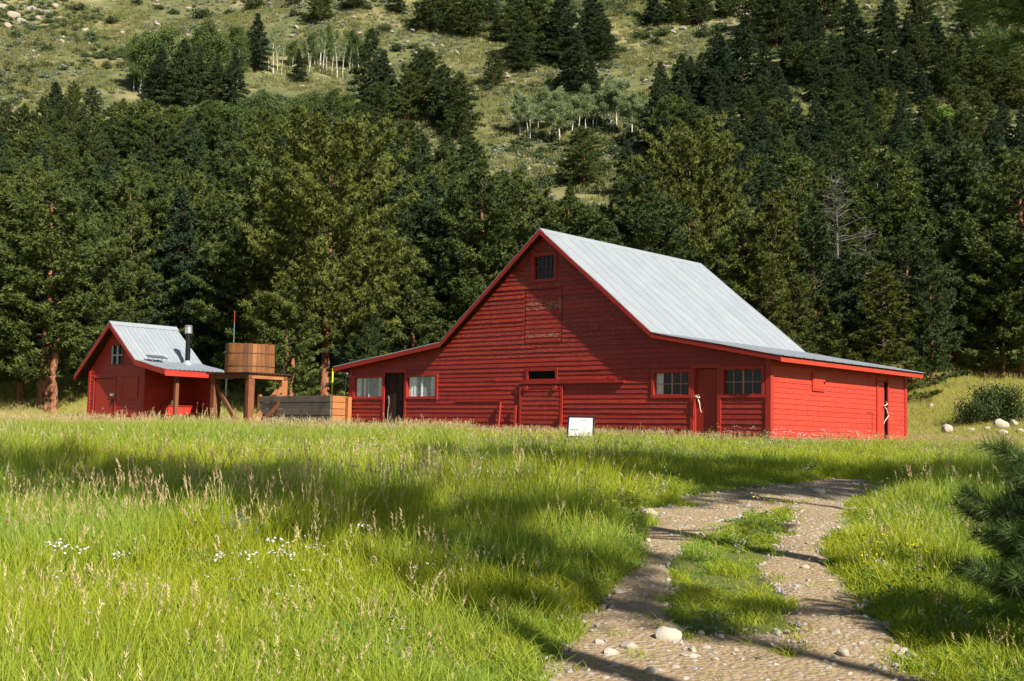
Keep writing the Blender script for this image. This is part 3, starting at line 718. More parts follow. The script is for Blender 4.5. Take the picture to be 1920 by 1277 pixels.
for i in range(NS):
    a0, a1 = 2 * math.pi * (i + .03) / NS, 2 * math.pi * (i + .97) / NS; r0, r1 = .985, .96; tn = random.Random(i * 7 + 3).random(); top = 3.40 + random.Random(i).uniform(-.012, .02)
    for (za, ra, zb, rb) in ((2.27, r0, top, r1),):
        c = [(tc[0] + ra * math.cos(a), tc[1] + ra * math.sin(a), za) for a in (a0, a1)]; t = [(tc[0] + rb * math.cos(a), tc[1] + rb * math.sin(a), zb) for a in (a1, a0)]
        ci = [(tc[0] + (ra - .05) * math.cos(a), tc[1] + (ra - .05) * math.sin(a), za) for a in (a0, a1)]; ti = [(tc[0] + (rb - .05) * math.cos(a), tc[1] + (rb - .05) * math.sin(a), zb) for a in (a1, a0)]
        mb.hexa([c[0], c[1], ci[1], ci[0], t[1], t[0], ti[0], ti[1]], .1 + tn * .9)
mb.build("tank_wall", WOOD_TANK, tank)
for z, r in ((2.52, .99), (3.02, .976)):
    mb = MB(); mb.tube([(tc[0], tc[1], z - .016), (tc[0], tc[1], z + .016)], [r, r], 34, cap=False); mb.build("hoop", plain("rusty_iron", (.07, .03, .02), .7), tank)
MB().tube([(tc[0], tc[1], 3.28), (tc[0], tc[1], 3.31)], [.93, .93], 34).build("tank_lid", WOOD_DARK, tank)
MB().box(tc[0] - .55, tc[0] - .35, tc[1] - .75, tc[1] - .55, 3.30, 3.44).build("float_housing", plain("grey_box", (.25, .25, .25)), tank)
A = at(438, 645, 48.2)
an = empty("level_gauge", (A[0], A[1], A[2]), ROT, "thin blue rod with a red tip standing on the wooden water tank", "rod")
MB().tube([(0, 0, -.1), (0, 0, .85)], [.012, .011], 8).build("rod", WIRE, an); MB().tube([(0, 0, .85), (0, 0, 1.32)], [.017, .016], 8).build("rod_tip", REDTIP, an)
# ------------------------------------------------------------------ plank box, post, yellow frame, sign
B = at(622, 742, 45.4)
bx = empty("plank_bin", (B[0], B[1], 1.60), ROT, "dark weathered plank bin with an orange end between tank and barn", "plank bin")
mb = MB()
for i in range(6): mb.box(-4.25, .0, -.05 - .012 * (i % 2), .02, -.1 + i * .243, -.1 + (i + 1) * .243 - .012, [.9, .5, .75, 1, .6, .9][i])
mb.build("front_planks", WOOD_GREY, bx, bevel=.008)
mb = MB()
for i in range(6): mb.box(-.04, .03, .03, .78, -.1 + i * .243, -.1 + (i + 1) * .243 - .014, [.9, .6, 1, .7, .95, .8][i])
mb.build("end_planks", WOOD_FRESH, bx, bevel=.008)
MB().box(-4.34, -4.22, -.06, .06, -.1, 1.42, .9).build("corner_post", WOOD_FRESH, bx)
MB().box(-4.25, .0, .78, .84, -.1, 1.2, .5).build("back_planks", WOOD_GREY, bx)
MB().box(-4.22, -4.16, .03, .78, -.1, 1.2, .5).build("end_planks", WOOD_GREY, bx)
MB().box(-3.95, -3.6, .3, .6, .0, 1.42, .8).build("inner_post", WOOD_FRESH, bx)
Q = at(652, 790, 45.9)
po = MB().box(-.10, .10, -.09, .09, -.15, 1.30, 1).build("timber_post", WOOD_FRESH, None, bevel=.01); po.location = (Q[0], Q[1], 1.62); po.rotation_euler = (0, 0, ROT)
tag(po, "orange squared timber post at the barn's left front corner", "post")
Q = at(623, 740, 47.2)
yf = empty("yellow_frame", (Q[0], Q[1], Q[2]), 0, "thin yellow pipe frame behind the barn's left eave", "pipe frame")
Q2, Q3 = at(624, 693, 47.2) - Q, at(652, 692, 47.2) - Q; Q4 = at(648, 718, 47.2) - Q
MB().tube([(0, 0, -1.4), tuple(Q2)], [.03, .03], 8).build("upright", YELLOW, yf)
MB().beam(tuple(Q2 + [-.02, 0, 0]), tuple(Q3), .05, .07).build("crossbar", YELLOW, yf)
MB().tube([tuple(Q3), tuple(Q4), (Q4[0] - .02, 0, -1.4)], [.022, .018, .018], 8).build("strap", plain("pale_strap", (.6, .55, .45)), yf)
gx_, gy_, gz_ = ground_at(1088, 838)
sg = empty("sign", (gx_, gy_, gz_), math.radians(2), "low white panel sign in a thin black frame before the barn", "sign")
sS = gy_ / 2300
sw, sh, sb = 49 * sS / 2, 37 * sS, .24
mb = MB(); pb = [(-sw, -.0, sb), (sw, -.0, sb), (sw + .02, .16, sb + sh), (-sw + .04, .16, sb + sh)]
mb.hexa([pb[0], pb[1], (sw, .02, sb), (-sw, .02, sb), pb[3], pb[2], (sw + .02, .18, sb + sh), (-sw + .04, .18, sb + sh)])
m = Mat("faded_print", .4, 0, .4); n1 = m.noise(m.coord("Object", (5, 5, 5)), 2.3, 4); m.color(m.mix(m.maprange(n1, .56, .68, 0, .35), (.40, .41, .42), (.22, .23, .25)))
pan = mb.build("sign_panel", m.m, sg)
LT = MB(); rr = random.Random(4)
def on(u, v, o=.004): 
    u0 = -sw + 2 * sw * u; return (u0 + .03 * v, .16 * v - o, sb + sh * v)
for i in range(7): LT.poly([on(.40 + i * .045, .80), on(.425 + i * .045, .80), on(.425 + i * .045, .83), on(.40 + i * .045, .83)])
LT.build("print_line", plain("dark_ink", (.10, .105, .115)), pan); LT = MB()
for i in range(3): LT.poly([on(.12 + i * .1, .3 + .02 * i), on(.18 + i * .1, .3 + .02 * i), on(.2 + i * .1, .38), on(.13 + i * .1, .4)])
LT.build("print_picture", plain("grey_ink", (.12, .125, .13)), pan)
for a, b in ((pb[0], pb[3]), (pb[1], pb[2])):
    v = Vector(b) - Vector(a); MB().beam(Vector(a) - v * .9, Vector(b) + v * .05, .04, .03).build("leg", BLACK, sg)
for a, b in ((0, 1), (3, 2)): MB().beam(pb[a], pb[b], .03, .03).build("frame_bar", BLACK, sg)

# ------------------------------------------------------------------ vegetation meshes
def unit(v): return v / np.maximum(np.linalg.norm(v, axis=-1, keepdims=True), 1e-6)
def puffs(C, D, n, length, width, spread, r, up=.25, flat=0.0):
    """C centres (m,3), D main direction (m,3): n needle triangles per centre"""
    m = len(C); d = unit(np.repeat(D, n, 0) + r.normal(0, spread, (m * n, 3)) + np.array([0, 0, up]))
    c = np.repeat(C, n, 0); ln = length * r.uniform(.65, 1.15, (m * n, 1)); s = unit(np.cross(d, r.normal(0, 1, (m * n, 3)) * np.array([1, 1, 1 - flat]) + np.array([0, 0, flat]))) * width / 2
    b = c + r.normal(0, length * .10, (m * n, 3))
    V = np.stack([b - s, b + s, b + d * ln], 1).reshape(-1, 3); F = np.arange(m * n * 3).reshape(-1, 3)
    tone = np.clip(np.repeat(r.random(m), n) * .75 + r.random(m * n) * .25, 0, 1)
    return V, F, tone
def tree_limbs(trunkpts, trunkrad, limbs, n=7):
    mb = MB(); mb.tube(trunkpts, trunkrad, n=9)
    for pts, rad in limbs: mb.tube(pts, rad, n=4, cap=False, tone=1.0)
    return mb
def conifer(name, seed, H, R, style):
    r = np.random.default_rng(seed); pr = random.Random(seed)
    P = dict(ponderosa=dict(base=.13, nb=92, el=(.0, .5), puff=(24, .25, .062, .95), prof=lambda t: (np.sin(np.pi * min(1, (t * .80 + .24))) ** .8) * (1.0 if t < .85 else .95), sub=.34),
             wide=dict(base=.24, nb=120, el=(.05, .6), puff=(24, .25, .058, .95), prof=lambda t: np.sqrt(max(0, 1 - (t * 1.10 - .38) ** 2 / .62)), sub=.36),
             high=dict(base=.74, nb=30, el=(.05, .6), puff=(10, .32, .07, .8), prof=lambda t: np.sqrt(max(0, 1 - (t * 1.3 - .5) ** 2 / .7)), sub=.36),
            slope=dict(base=.07, nb=96, el=(-.05, .5), puff=(20, .28, .07, .95), prof=lambda t: (1 - t ** 2.2) ** .8 * .9 + .1 - .35 * max(0, .2 - t), sub=.34),
            young=dict(base=.06, nb=80, el=(-.05, .4), puff=(20, .24, .06, .9), prof=lambda t: (1 - t) ** .75 * .95 + .10, sub=.30),
             spruce=dict(base=.05, nb=130, el=(-.35, .05), puff=(11, .26, .075, .6), prof=lambda t: (1 - t) ** .85 + .05, sub=.24),
             fir=dict(base=.07, nb=125, el=(-.22, .22), puff=(11, .28, .075, .65), prof=lambda t: (1 - t ** 1.5) * .85 + .06, sub=.28))[style]
    lean = r.normal(0, .012, 2) * H
    tp = [(lean[0] * t ** 2 + .05 * math.sin(t * 7 + seed), lean[1] * t ** 2 + .05 * math.cos(t * 5 + seed), H * t) for t in np.linspace(0, .97, 9)]; tp[0] = (tp[0][0], tp[0][1], -.6)
    rb = H * (.021 if style in ("ponderosa", "wide") else .014)
    tr = [rb * (1 - .93 * t) * (1.25 if t == 0 else 1) for t in np.linspace(0, 1, 9)]
    limbs, C, D = [], [], []
    for i in range(P["nb"]):
        t = (i + r.random()) / P["nb"]; z = H * (P["base"] + (1 - P["base"]) * t * .985)
        az = i * 2.399 + r.normal(0, .35); L = R * P["prof"](t) * r.uniform(.68, 1.12)
        if r.random() < .10: L *= .62
        el = P["el"][0] + (P["el"][1] - P["el"][0]) * (t * .75 + .25 * r.random())
        tx_, ty_ = np.interp(z, [q[2] for q in tp], [q[0] for q in tp]), np.interp(z, [q[2] for q in tp], [q[1] for q in tp])
        dv = np.array([math.cos(az), math.sin(az), math.tan(el)]); dv[2] = np.clip(dv[2], -.7, .8)
        curve = (.18 if style in ("ponderosa", "wide", "young") else -.05) * L
        f = lambda s: np.array([tx_, ty_, z]) + dv * L * s + np.array([0, 0, curve * s * s]) + np.array([-dv[1], dv[0], 0]) * .10 * L * math.sin(s * 3 + i)
        limbs.append(([tuple(f(s)) for s in (0, .35, .7, .98)], [max(.012, rb * .34 * (1 - t * .6)), .028 * H / 12 + .006, .02, .008]))
        n = max(6, int(L / (.055 if style in ("spruce", "fir") else .055 if style == "wide" else .078)))
        s = .14 + .88 * r.random(n) ** (.66); 
        base = np.array([f(q) for q in s]); lat = np.array([-dv[1], dv[0], 0]) / np.hypot(dv[0], dv[1])
        wsc = P["sub"] * L * (1.15 - s)[:, None] + .10
        q_ = base + lat * (r.uniform(-1, 1, (n, 1)) * wsc) + np.array([0, 0, 1]) * np.abs(r.normal(0, .12 if style != "spruce" else .07, (n, 1))) * (1 if style != "spruce" else -.4) + r.normal(0, .06, (n, 3))
        C.append(q_); D.append(np.repeat((unit(dv[None]) * .7), n, 0) + lat * r.normal(0, .3, (n, 1)))
    tip = np.array([[tp[-1][0], tp[-1][1], H * .97]]) + r.normal(0, .12, (14, 3)); C.append(tip); D.append(np.tile([[0, 0, 1.0]], (14, 1)))
    C, D = np.concatenate(C), np.concatenate(D); pn, pl, pw, ps = P["puff"]
    V, F, T = puffs(C, D, int(pn), pl * 1.05, pw, ps, r, up=.45 if style in ("ponderosa", "wide", "young") else .08)
    crown = raw_mesh(name + "_crown", V, F, T)
    return tree_limbs(tp, tr, limbs), crown
def broadleaf(name, seed, H, R, nleaf, leaf, base, ntr=1, prof="oval", spread=.3):
    r = np.random.default_rng(seed); mbs = MB(); C = []
    for k in range(ntr):
        off = r.normal(0, R * .35, 2) if ntr > 1 else np.zeros(2); ln = r.normal(0, .11, 2) * H
        hh = H * r.uniform(.8, 1) if k else H
        tp = [(off[0] + ln[0] * t * t, off[1] + ln[1] * t * t, hh * t * .93) for t in np.linspace(0, 1, 6)]; tp[0] = (*tp[0][:2], -.4)
        mbs.tube(tp, [max(.02, H * .0125 * (1 - .85 * t)) for t in np.linspace(0, 1, 6)], 7)
        for i in range(16):
            t = base + (1 - base) * (i + r.random()) / 16; az = r.random() * 6.28; L = R * (.25 + math.sin(math.pi * min(1, .15 + t * .85)) * .75) * r.uniform(.6, 1.1)
            p0 = np.array([np.interp(t, np.linspace(0, 1, 6), [q[j] for q in tp]) for j in range(3)]); d = np.array([math.cos(az), math.sin(az), r.uniform(.4, 1.1)]); p1 = p0 + d * L * .8
            mbs.tube([tuple(p0), tuple((p0 + p1) / 2 + [0, 0, -.03]), tuple(p1)], [.022, .014, .006], 4, cap=False)
            m = nleaf // (16 * ntr); s = r.random((m, 1)) ** .6
            C.append(p0 + (p1 - p0) * s * 1.05 + r.normal(0, spread * .55 * R * .5 + .05, (m, 3)) * np.array([1, 1, .9]))
    C = np.concatenate(C); n = len(C); a = unit(r.normal(0, 1, (n, 3))); b = unit(np.cross(a, r.normal(0, 1, (n, 3)))); sz = leaf * r.uniform(.6, 1.2, (n, 1))
    V = np.stack([C - a * sz, C + b * sz * .6, C + a * sz, C - b * sz * .6], 1).reshape(-1, 3)
    cl = vnoise(C[:, 0] + C[:, 2], C[:, 1] + C[:, 2] * .7, .7)
    me = raw_mesh(name + "_crown", V, np.arange(n * 4).reshape(-1, 4), np.clip(cl * .8 + r.random(n) * .35 - .1, 0, 1))
    return mbs, me
def shrub_mesh(seed, n=900, leaf=.09):
    r = np.random.default_rng(seed); k = 16; cc = unit(r.normal(0, 1, (k, 3)) * [1, 1, .6]) * r.uniform(.25, .62, (k, 1)); cc[:, 2] = np.abs(cc[:, 2]) + .22
    C = cc[r.integers(0, k, n)] + r.normal(0, .17, (n, 3)); C[:, 2] = np.abs(C[:, 2]); a = unit(r.normal(0, 1, (n, 3))); b = unit(np.cross(a, r.normal(0, 1, (n, 3)))); sz = leaf * r.uniform(.6, 1.2, (n, 1))
    V = np.stack([C - a * sz, C + b * sz * .55, C + a * sz, C - b * sz * .55], 1).reshape(-1, 3)
    return raw_mesh("shrub_foliage", V, np.arange(n * 4).reshape(-1, 4), r.random(n))

def proto(kind, seed, H, R, style, mat, bark):
    t, c = conifer(kind, seed, H, R, style); me_t = t.build("trunk", bark, None, smooth=True); tm = me_t.data; bpy.data.objects.remove(me_t); c.materials.append(mat)
    return dict(H=H, trunk=tm, crown=c)
def proto_b(kind, mat, bark, **k):
    t, c = broadleaf(kind, **k); o = t.build("trunk", bark, None, smooth=True); tm = o.data; bpy.data.objects.remove(o); c.materials.append(mat)
    return dict(H=k["H"], trunk=tm, crown=c)
PR_ = dict(
    ponderosa=[proto("ponderosa", 100 + i, 13.0, 3.3 + .3 * (i % 3), "ponderosa", PINE, BARK_PINE) for i in range(4)],
    young=[proto("young_pine", 120 + i, 10.0, 2.8 + .3 * i, "young", PINE, BARK_PINE) for i in range(3)],
    spruce=[proto("spruce", 140 + i, 12.0, 2.8 + .25 * i, "spruce", SPRUCE, BARK_DARK) for i in range(3)],
    fir=[proto("fir", 160 + i, 12.0, 3.2 + .2 * i, "fir", SPRUCE, BARK_DARK) for i in range(3)],
    olive=[proto("olive", 180 + i, 11.0, 2.6, "young", SPRUCE_OLIVE, BARK_DARK) for i in range(2)],
    slope=[proto("slope_pine", 240 + i, 11.0, 3.3 + .3 * i, "slope", PINE, BARK_PINE) for i in range(3)],
    high=[proto("high_pine", 221, 20.0, 3.5, "high", PINE, BARK_PINE)],
    big=[proto("big_pine", 201, 15.6, 5.4, "wide", PINE_BIG, BARK_PINE)],
    aspen=[proto_b("aspen", ASPEN, BARK_ASPEN, seed=300 + i, H=8.0, R=2.1, nleaf=8000, leaf=.09, base=.38, ntr=1) for i in range(3)],
    bare=[proto_b("bare_aspen", ASPEN, BARK_ASPEN, seed=320 + i, H=9.0, R=1.2, nleaf=900, leaf=.10, base=.45, ntr=1) for i in range(2)],
    aspen_dense=[proto_b("aspen_dense", DENSE, BARK_ASPEN, seed=340 + i, H=7.0, R=2.3, nleaf=12000, leaf=.095, base=.10, ntr=2, spread=.45) for i in range(2)],
    willow=[proto_b("bright_tree", WILLOW, BARK_DARK, seed=360, H=8.0, R=2.2, nleaf=7000, leaf=.13, base=.1, ntr=2, spread=.4)],
)
KIND = dict(slope=("ponderosa_pine", "broad hillside pine", "pine"), high=("ponderosa_pine", "tall pine", "pine"), ponderosa=("ponderosa_pine", "shaggy ponderosa pine", "pine"), young=("young_pine", "bushy green pine", "pine"), spruce=("spruce_tree", "narrow dark spruce", "spruce"),
            fir=("fir_tree", "dense dark fir", "fir"), olive=("fir_tree", "yellowish olive fir", "fir"), big=("ponderosa_pine", "big round ponderosa pine", "pine"),
            aspen=("aspen_tree", "pale leafy aspen", "aspen"), bare=("aspen_tree", "bare white-trunked aspen", "aspen"), aspen_dense=("leafy_tree", "dense green leafy tree", "tree"), willow=("leafy_tree", "bright green leafy tree", "tree"))
TREES = []
TR = random.Random(21)
def add_tree(kind, X, Y, H, wide=1.0, label=None, group=None, z=None, var=None):
    p = PR_[kind][(TR.randrange(len(PR_[kind])) if var is None else var)]; nm, ds, cat = KIND[kind]; s = H / p["H"]
    z = float(ground_z(X, Y)) if z is None else z
    r = bpy.data.objects.new(nm, None); COL.objects.link(r); r.location = (X, Y, z - .05); r.rotation_euler = (0, 0, TR.uniform(0, 6.28)); r.scale = (s * wide, s * wide, s); r.empty_display_size = .5
    for part, me in (("trunk", p["trunk"]), ("crown", p["crown"])):
        o = bpy.data.objects.new(part, me); COL.objects.link(o); o.parent = r
    tag(r, label, cat, group)
    u, v = proj(np.array([X, Y, z + H])); TREES.append(dict(o=r, u=float(u), v=float(v), kind=kind, fixed=bool(label), X=X, Y=Y, H=H))
    return r
def tree_px(kind, px, top, basepx, wide=1.0, **k):
    if kind == "ponderosa": kind = "slope"
    if kind in ("slope", "fir", "spruce"): wide *= 1.12; basepx += 4
    X, Y, Z = ground_at(px, basepx, 55); H = (basepx - top) / 2300 * Y; return add_tree(kind, X, Y, max(2.0, H), wide, **k)
def tree_top(kind, px, top, H, wide=1.0, y0=58, **k):
    X, Y, Z = place_top(px, top, H, y0); return add_tree(kind, X, Y, H, wide, **k)
def tree_near(kind, px, top, Y, wide=1.0, **k):        # known distance
    X = at(px, top, Y); z = float(ground_z(X[0], Y)); return add_tree(kind, X[0], Y, X[2] - z, wide, z=z, **k)

# the front row of the wood, behind the shed, tank and barn
tree_near("big", 625, 268, 63, .95, label="big round ponderosa pine with red trunk, left of the barn peak")
for k_, px, top, Y, w in (("ponderosa", -25, 470, 63, 1.2), ("ponderosa", 55, 420, 64, 1.15), ("ponderosa", 105, 330, 62, 1.3), ("ponderosa", 190, 420, 66, 1.15), ("ponderosa", 255, 380, 68, 1.1), ("spruce", 350, 350, 68, 1.1), ("young", 415, 385, 70, 1.2),
    ("ponderosa", 480, 395, 66, 1.2), ("ponderosa", 545, 520, 61, 1.1), ("ponderosa", 540, 350, 70, 1.1), ("ponderosa", 735, 420, 68, 1.2), ("young", 690, 560, 62, 1.2), ("ponderosa", 800, 350, 70, 1.2), ("young", 780, 520, 66, 1.3), ("ponderosa", 860, 330, 72, 1.1), ("ponderosa", 910, 300, 68, 1.2), ("young", 880, 480, 66, 1.2), ("ponderosa", 985, 320, 70, 1.1),
    ("ponderosa", 1060, 350, 70, 1.2), ("ponderosa", 1130, 400, 70, 1.1), ("ponderosa", 1215, 345, 66, 1.2), ("big", 1290, 282, 69, .8), ("ponderosa", 1395, 395, 66, 1.1), ("olive", 1455, 365, 64, 1.15), ("olive", 1435, 480, 60, 1.1), ("ponderosa", 1530, 375, 66, 1.0), ("olive", 1490, 520, 61, 1.1),
    ("fir", 1590, 470, 66, 1.1), ("olive", 1655, 500, 60, 1.5), ("ponderosa", 1700, 415, 64, 1.15), ("young", 1745, 470, 62, 1.05), ("ponderosa", 1790, 430, 69, 1.2), ("ponderosa", 1850, 400, 67, 1.2), ("ponderosa", 1915, 280, 66, 1.15), ("young", 1880, 470, 66, 1.0), ("ponderosa", 1975, 380, 65, 1.1), ("spruce", 1600, 600, 62, 1.2), ("young", 1560, 590, 61, 1.2)):
    tree_near(k_, px, top, Y, w)
# extra low trees of the second rank that close the view under the crowns
for px in range(-30, 1980, 58):
    tree_near(TR.choice(["fir", "spruce", "young", "fir"]), px + TR.uniform(-20, 20), TR.uniform(560, 640), TR.uniform(73, 79), 1.4)
for px in range(-10, 1980, 95):
    tree_near(TR.choice(["fir", "young", "fir"]), px + TR.uniform(-20, 20), TR.uniform(480, 560), TR.uniform(80, 84), 1.35)
# trees told apart on the open hillside
for k_, px, top, base, w in (("fir", 340, 68, 200, 1.15), ("spruce", 440, 92, 200, 1.1), ("fir", 692, 48, 205, 1.0), ("ponderosa", 705, 150, 275, 1.1), ("ponderosa", 795, 88, 215, 1.15), ("ponderosa", 862, 135, 262, 1.05), ("ponderosa", 598, 198, 268, 1.3),
    ("ponderosa", 600, -30, 38, 1.1), ("ponderosa", 800, -35, 56, 1.1), ("ponderosa", 880, -30, 68, 1.2), ("ponderosa", 665, -40, 16, 1.2), ("fir", 965, -35, 60, 1.2), ("ponderosa", 1000, -20, 110, 1.1), ("fir", 1052, -30, 118, 1.2), ("fir", 1110, -30, 95, 1.1), ("spruce", 1086, 52, 176, 1.3),
    ("ponderosa", 1265, -20, 42, 1.3), ("fir", 1275, 100, 202, 1.25), ("spruce", 1390, 22, 206, 1.35), ("fir", 1432, 72, 206, 1.1), ("ponderosa", 1456, -50, 84, 1.1), ("ponderosa", 1545, -55, 52, 1.2), ("spruce", 1600, -10, 142, 1.3), ("fir", 1640, 60, 150, 1.2), ("ponderosa", 1725, -20, 85, 1.1), ("ponderosa", 1790, 60, 172, 1.0),
    ("ponderosa", 1890, 60, 150, 1.2), ("spruce", 1500, 10, 130, 1.1), ("fir", 1340, 120, 215, 1.1), ("ponderosa", 1095, 238, 345, 1.2), ("fir", 1175, 262, 370, 1.1), ("fir", 480, 20, 130, 1.0), ("fir", 1560, 60, 160, 1.1), ("fir", 1690, 90, 170, 1.1), ("ponderosa", 1820, -30, 60, 1.1), ("spruce", 560, 90, 150, 1.2), ("fir", 1340, 40, 190, 1.0), ("ponderosa", 925, 95, 160, 1.0), ("fir", 915, -40, 40, 1.1),
    ("fir", 300, 85, 188, 1.1), ("spruce", 370, 80, 190, 1.1), ("fir", 405, 100, 196, 1.1), ("fir", 715, 90, 220, 1.1), ("ponderosa", 680, 190, 285, 1.1), ("ponderosa", 830, 120, 235, 1.0), ("ponderosa", 765, 130, 225, 1.0),
    ("fir", 1240, 120, 200, 1.2), ("spruce", 1310, 95, 205, 1.1), ("fir", 1350, 60, 205, 1.2), ("fir", 1455, 110, 215, 1.1), ("ponderosa", 1420, -30, 60, 1.2), ("fir", 1225, -35, 45, 1.1), ("ponderosa", 1310, -30, 45, 1.1), ("spruce", 1520, -20, 90, 1.1), ("fir", 1575, 60, 150, 1.2), ("ponderosa", 1620, 80, 165, 1.1), ("fir", 1665, -20, 80, 1.2), ("spruce", 1700, 20, 120, 1.0),
    ("fir", 1755, 30, 120, 1.2), ("ponderosa", 1770, 90, 180, 1.2), ("fir", 1815, 50, 140, 1.0), ("ponderosa", 1850, 100, 195, 1.2), ("fir", 1880, 20, 110, 1.1), ("ponderosa", 1910, 110, 200, 1.2), ("fir", 1530, 110, 190, 1.1), ("fir", 1595, 120, 195, 1.2), ("spruce", 1660, 120, 195, 1.1), ("fir", 1725, 120, 195, 1.1), ("fir", 1475, 60, 140, 1.2), ("fir", 975, 30, 115, 1.2), ("spruce", 1025, 40, 118, 1.2), ("fir", 1130, 30, 105, 1.1), ("ponderosa", 1065, 90, 170, 1.1), ("fir", 1110, 100, 172, 1.0), ("ponderosa", 840, -30, 52, 1.2), ("fir", 930, 20, 75, 1.1),
    ("ponderosa", 1365, -40, 30, 1.1), ("ponderosa", 1480, -60, 40, 1.0), ("fir", 745, -40, 22, 1.1), ("fir", 550, -40, 8, 1.1)):
    tree_px(k_, px, top, base, w)
for k_, px, top, base, w in (("bare", 512, 48, 139, 1), ("bare", 520, 60, 137, .8), ("bare", 600, 32, 132, 1.1), ("bare", 622, 66, 142, .8), ("bare", 632, 60, 150, .9), ("bare", 612, 80, 140, .7), ("bare", 590, 50, 128, .9), ("bare", 642, 70, 147, .9), ("aspen_dense", 575, 60, 124, .9), ("aspen_dense", 618, 50, 118, .9), ("aspen_dense", 540, 75, 126, .9), ("aspen_dense", 655, 60, 126, 1.0), ("bare", 503, 60, 136, .7), ("bare", 528, 75, 140, .8), ("bare", 580, 70, 138, .8), ("bare", 606, 50, 134, 1.0), ("aspen", 1040, 158, 250, 1.1), ("aspen", 1085, 160, 252, 1.1), ("aspen", 1130, 160, 246, 1.1), ("aspen", 1170, 165, 250, 1.1), ("aspen", 1215, 180, 262, 1.1), ("aspen", 975, 180, 258, 1.0), ("bare", 488, 140, 182, 1), ("bare", 655, 90, 145, .8), ("bare", 415, 70, 150, .9), ("bare", 392, 110, 158, .9),
    ("aspen", 990, 165, 262, 1.1), ("aspen", 1008, 160, 255, 1.1), ("aspen", 1030, 172, 268, 1.1), ("aspen", 1050, 175, 276, 1.2), ("aspen", 1072, 168, 262, 1.1), ("aspen", 1098, 175, 244, 1.3), ("aspen", 1118, 165, 240, 1.2), ("aspen", 1144, 150, 250, 1.1), ("aspen", 1156, 140, 238, 1.2), ("aspen", 1185, 175, 252, 1.4), ("aspen", 1200, 190, 262, 1.3),
    ("bare", 1148, 155, 248, .8), ("bare", 1112, 180, 242, .7), ("bare", 994, 180, 264, .8),
    ("aspen_dense", 290, 58, 175, 1.1), ("aspen_dense", 265, 75, 170, .9), ("aspen_dense", 320, 45, 165, 1.1), ("aspen_dense", 375, 42, 160, 1.1), ("aspen_dense", 400, 60, 160, 1.2), ("aspen_dense", 450, 42, 110, 1.3), ("aspen_dense", 482, 50, 112, 1.1), ("aspen_dense", 660, 60, 130, 1.0),
    ("aspen_dense", 425, 60, 160, .9), ("aspen_dense", 640, 175, 245, 1.2), ("aspen_dense", 590, 190, 250, 1.2), ("aspen_dense", 515, 200, 285, 1.2), ("aspen_dense", 445, 185, 270, 1.1), ("aspen_dense", 470, 180, 275, 1.0), ("aspen_dense", 500, 170, 270, 1.1), ("aspen_dense", 535, 195, 275, 1.1), ("aspen_dense", 560, 165, 262, 1.1), ("aspen_dense", 610, 165, 235, 1.2), ("aspen_dense", 740, 270, 330, 1.0), ("aspen_dense", 1245, 205, 290, 1.2), ("aspen_dense", 1290, 200, 290, 1.2), ("aspen_dense", 1325, 215, 285, 1.0), ("willow", 1765, 195, 290, 1.15), ("willow", 1738, 215, 285, .9)):
    tree_px(k_, px, top, base, w)
# the wood on the lower slope: a scatter of tree tops filling the forest outline
def inside(poly, x, y):
    c = False; n = len(poly)
    for i in range(n):
        (x1, y1), (x2, y2) = poly[i], poly[(i + 1) % n]
        if (y1 > y) != (y2 > y) and x < (x2 - x1) * (y - y1) / (y2 - y1) + x1: c = not c
    return c
POLYS = [[(250, 190), (440, 175), (520, 215), (640, 200), (690, 215), (900, 250), (900, 290), (760, 285), (520, 300), (250, 225)],
         [(1215, 120), (1340, 95), (1420, 70), (1640, 60), (1760, 40), (1930, 60), (1930, 210), (1640, 200), (1480, 185), (1340, 240), (1240, 250)],
         [(940, 10), (1130, 5), (1135, 50), (1060, 70), (970, 60)],
         [(-60, 175), (60, 190), (95, 135), (160, 150), (225, 165), (240, 225), (330, 212), (420, 195), (450, 270), (520, 300), (480, 400), (470, 500), (-60, 480)],
         [(745, 295), (830, 265), (905, 290), (1000, 330), (1050, 345), (1140, 365), (1190, 290), (1290, 295), (1360, 280), (1360, 430), (800, 470)],
         [(1350, 235), (1440, 175), (1530, 165), (1620, 205), (1700, 180), (1990, 190), (1990, 470), (1380, 480), (1340, 330)]]
pts = []
for poly in POLYS:
    xs = [p[0] for p in poly]; ys = [p[1] for p in poly]
    for _ in range(2600):
        x, y = TR.uniform(min(xs), max(xs)), TR.uniform(min(ys), max(ys))
        if y < 185 and x > 1200 and vnoise(x, y * 1.6, 85, 90) > .50: continue
        md = np.interp(y, [60, 130, 300, 480], [36, 33, 42, 58])
        if inside(poly, x, y) and all((x - a) ** 2 + ((y - b) * 1.15) ** 2 > md * md for a, b in pts): pts.append((x, y))
for (x, y) in pts:
    k_ = TR.choice(["ponderosa", "ponderosa", "young", "ponderosa", "fir"]) if x < 700 else TR.choice(["fir", "spruce", "ponderosa", "young"]) if x < 1350 else TR.choice(["spruce", "fir", "fir", "young", "ponderosa"])
    if y < 215 and x > 1200 or x > 900 and y < 120: k_ = TR.choice(["fir", "spruce", "slope", "fir", "slope"])
    if 240 < x < 900 and y < 290: k_ = TR.choice(["aspen_dense", "slope", "slope", "fir"])
    tree_top(k_, x, y, TR.uniform(8.5, 12.5) * float(np.interp(y, [60, 200, 330], [.58, .72, 1.0])) * (.9 if k_ == "aspen_dense" else 1), 1.15, 74)
print("TREES", len(TREES), len(pts))

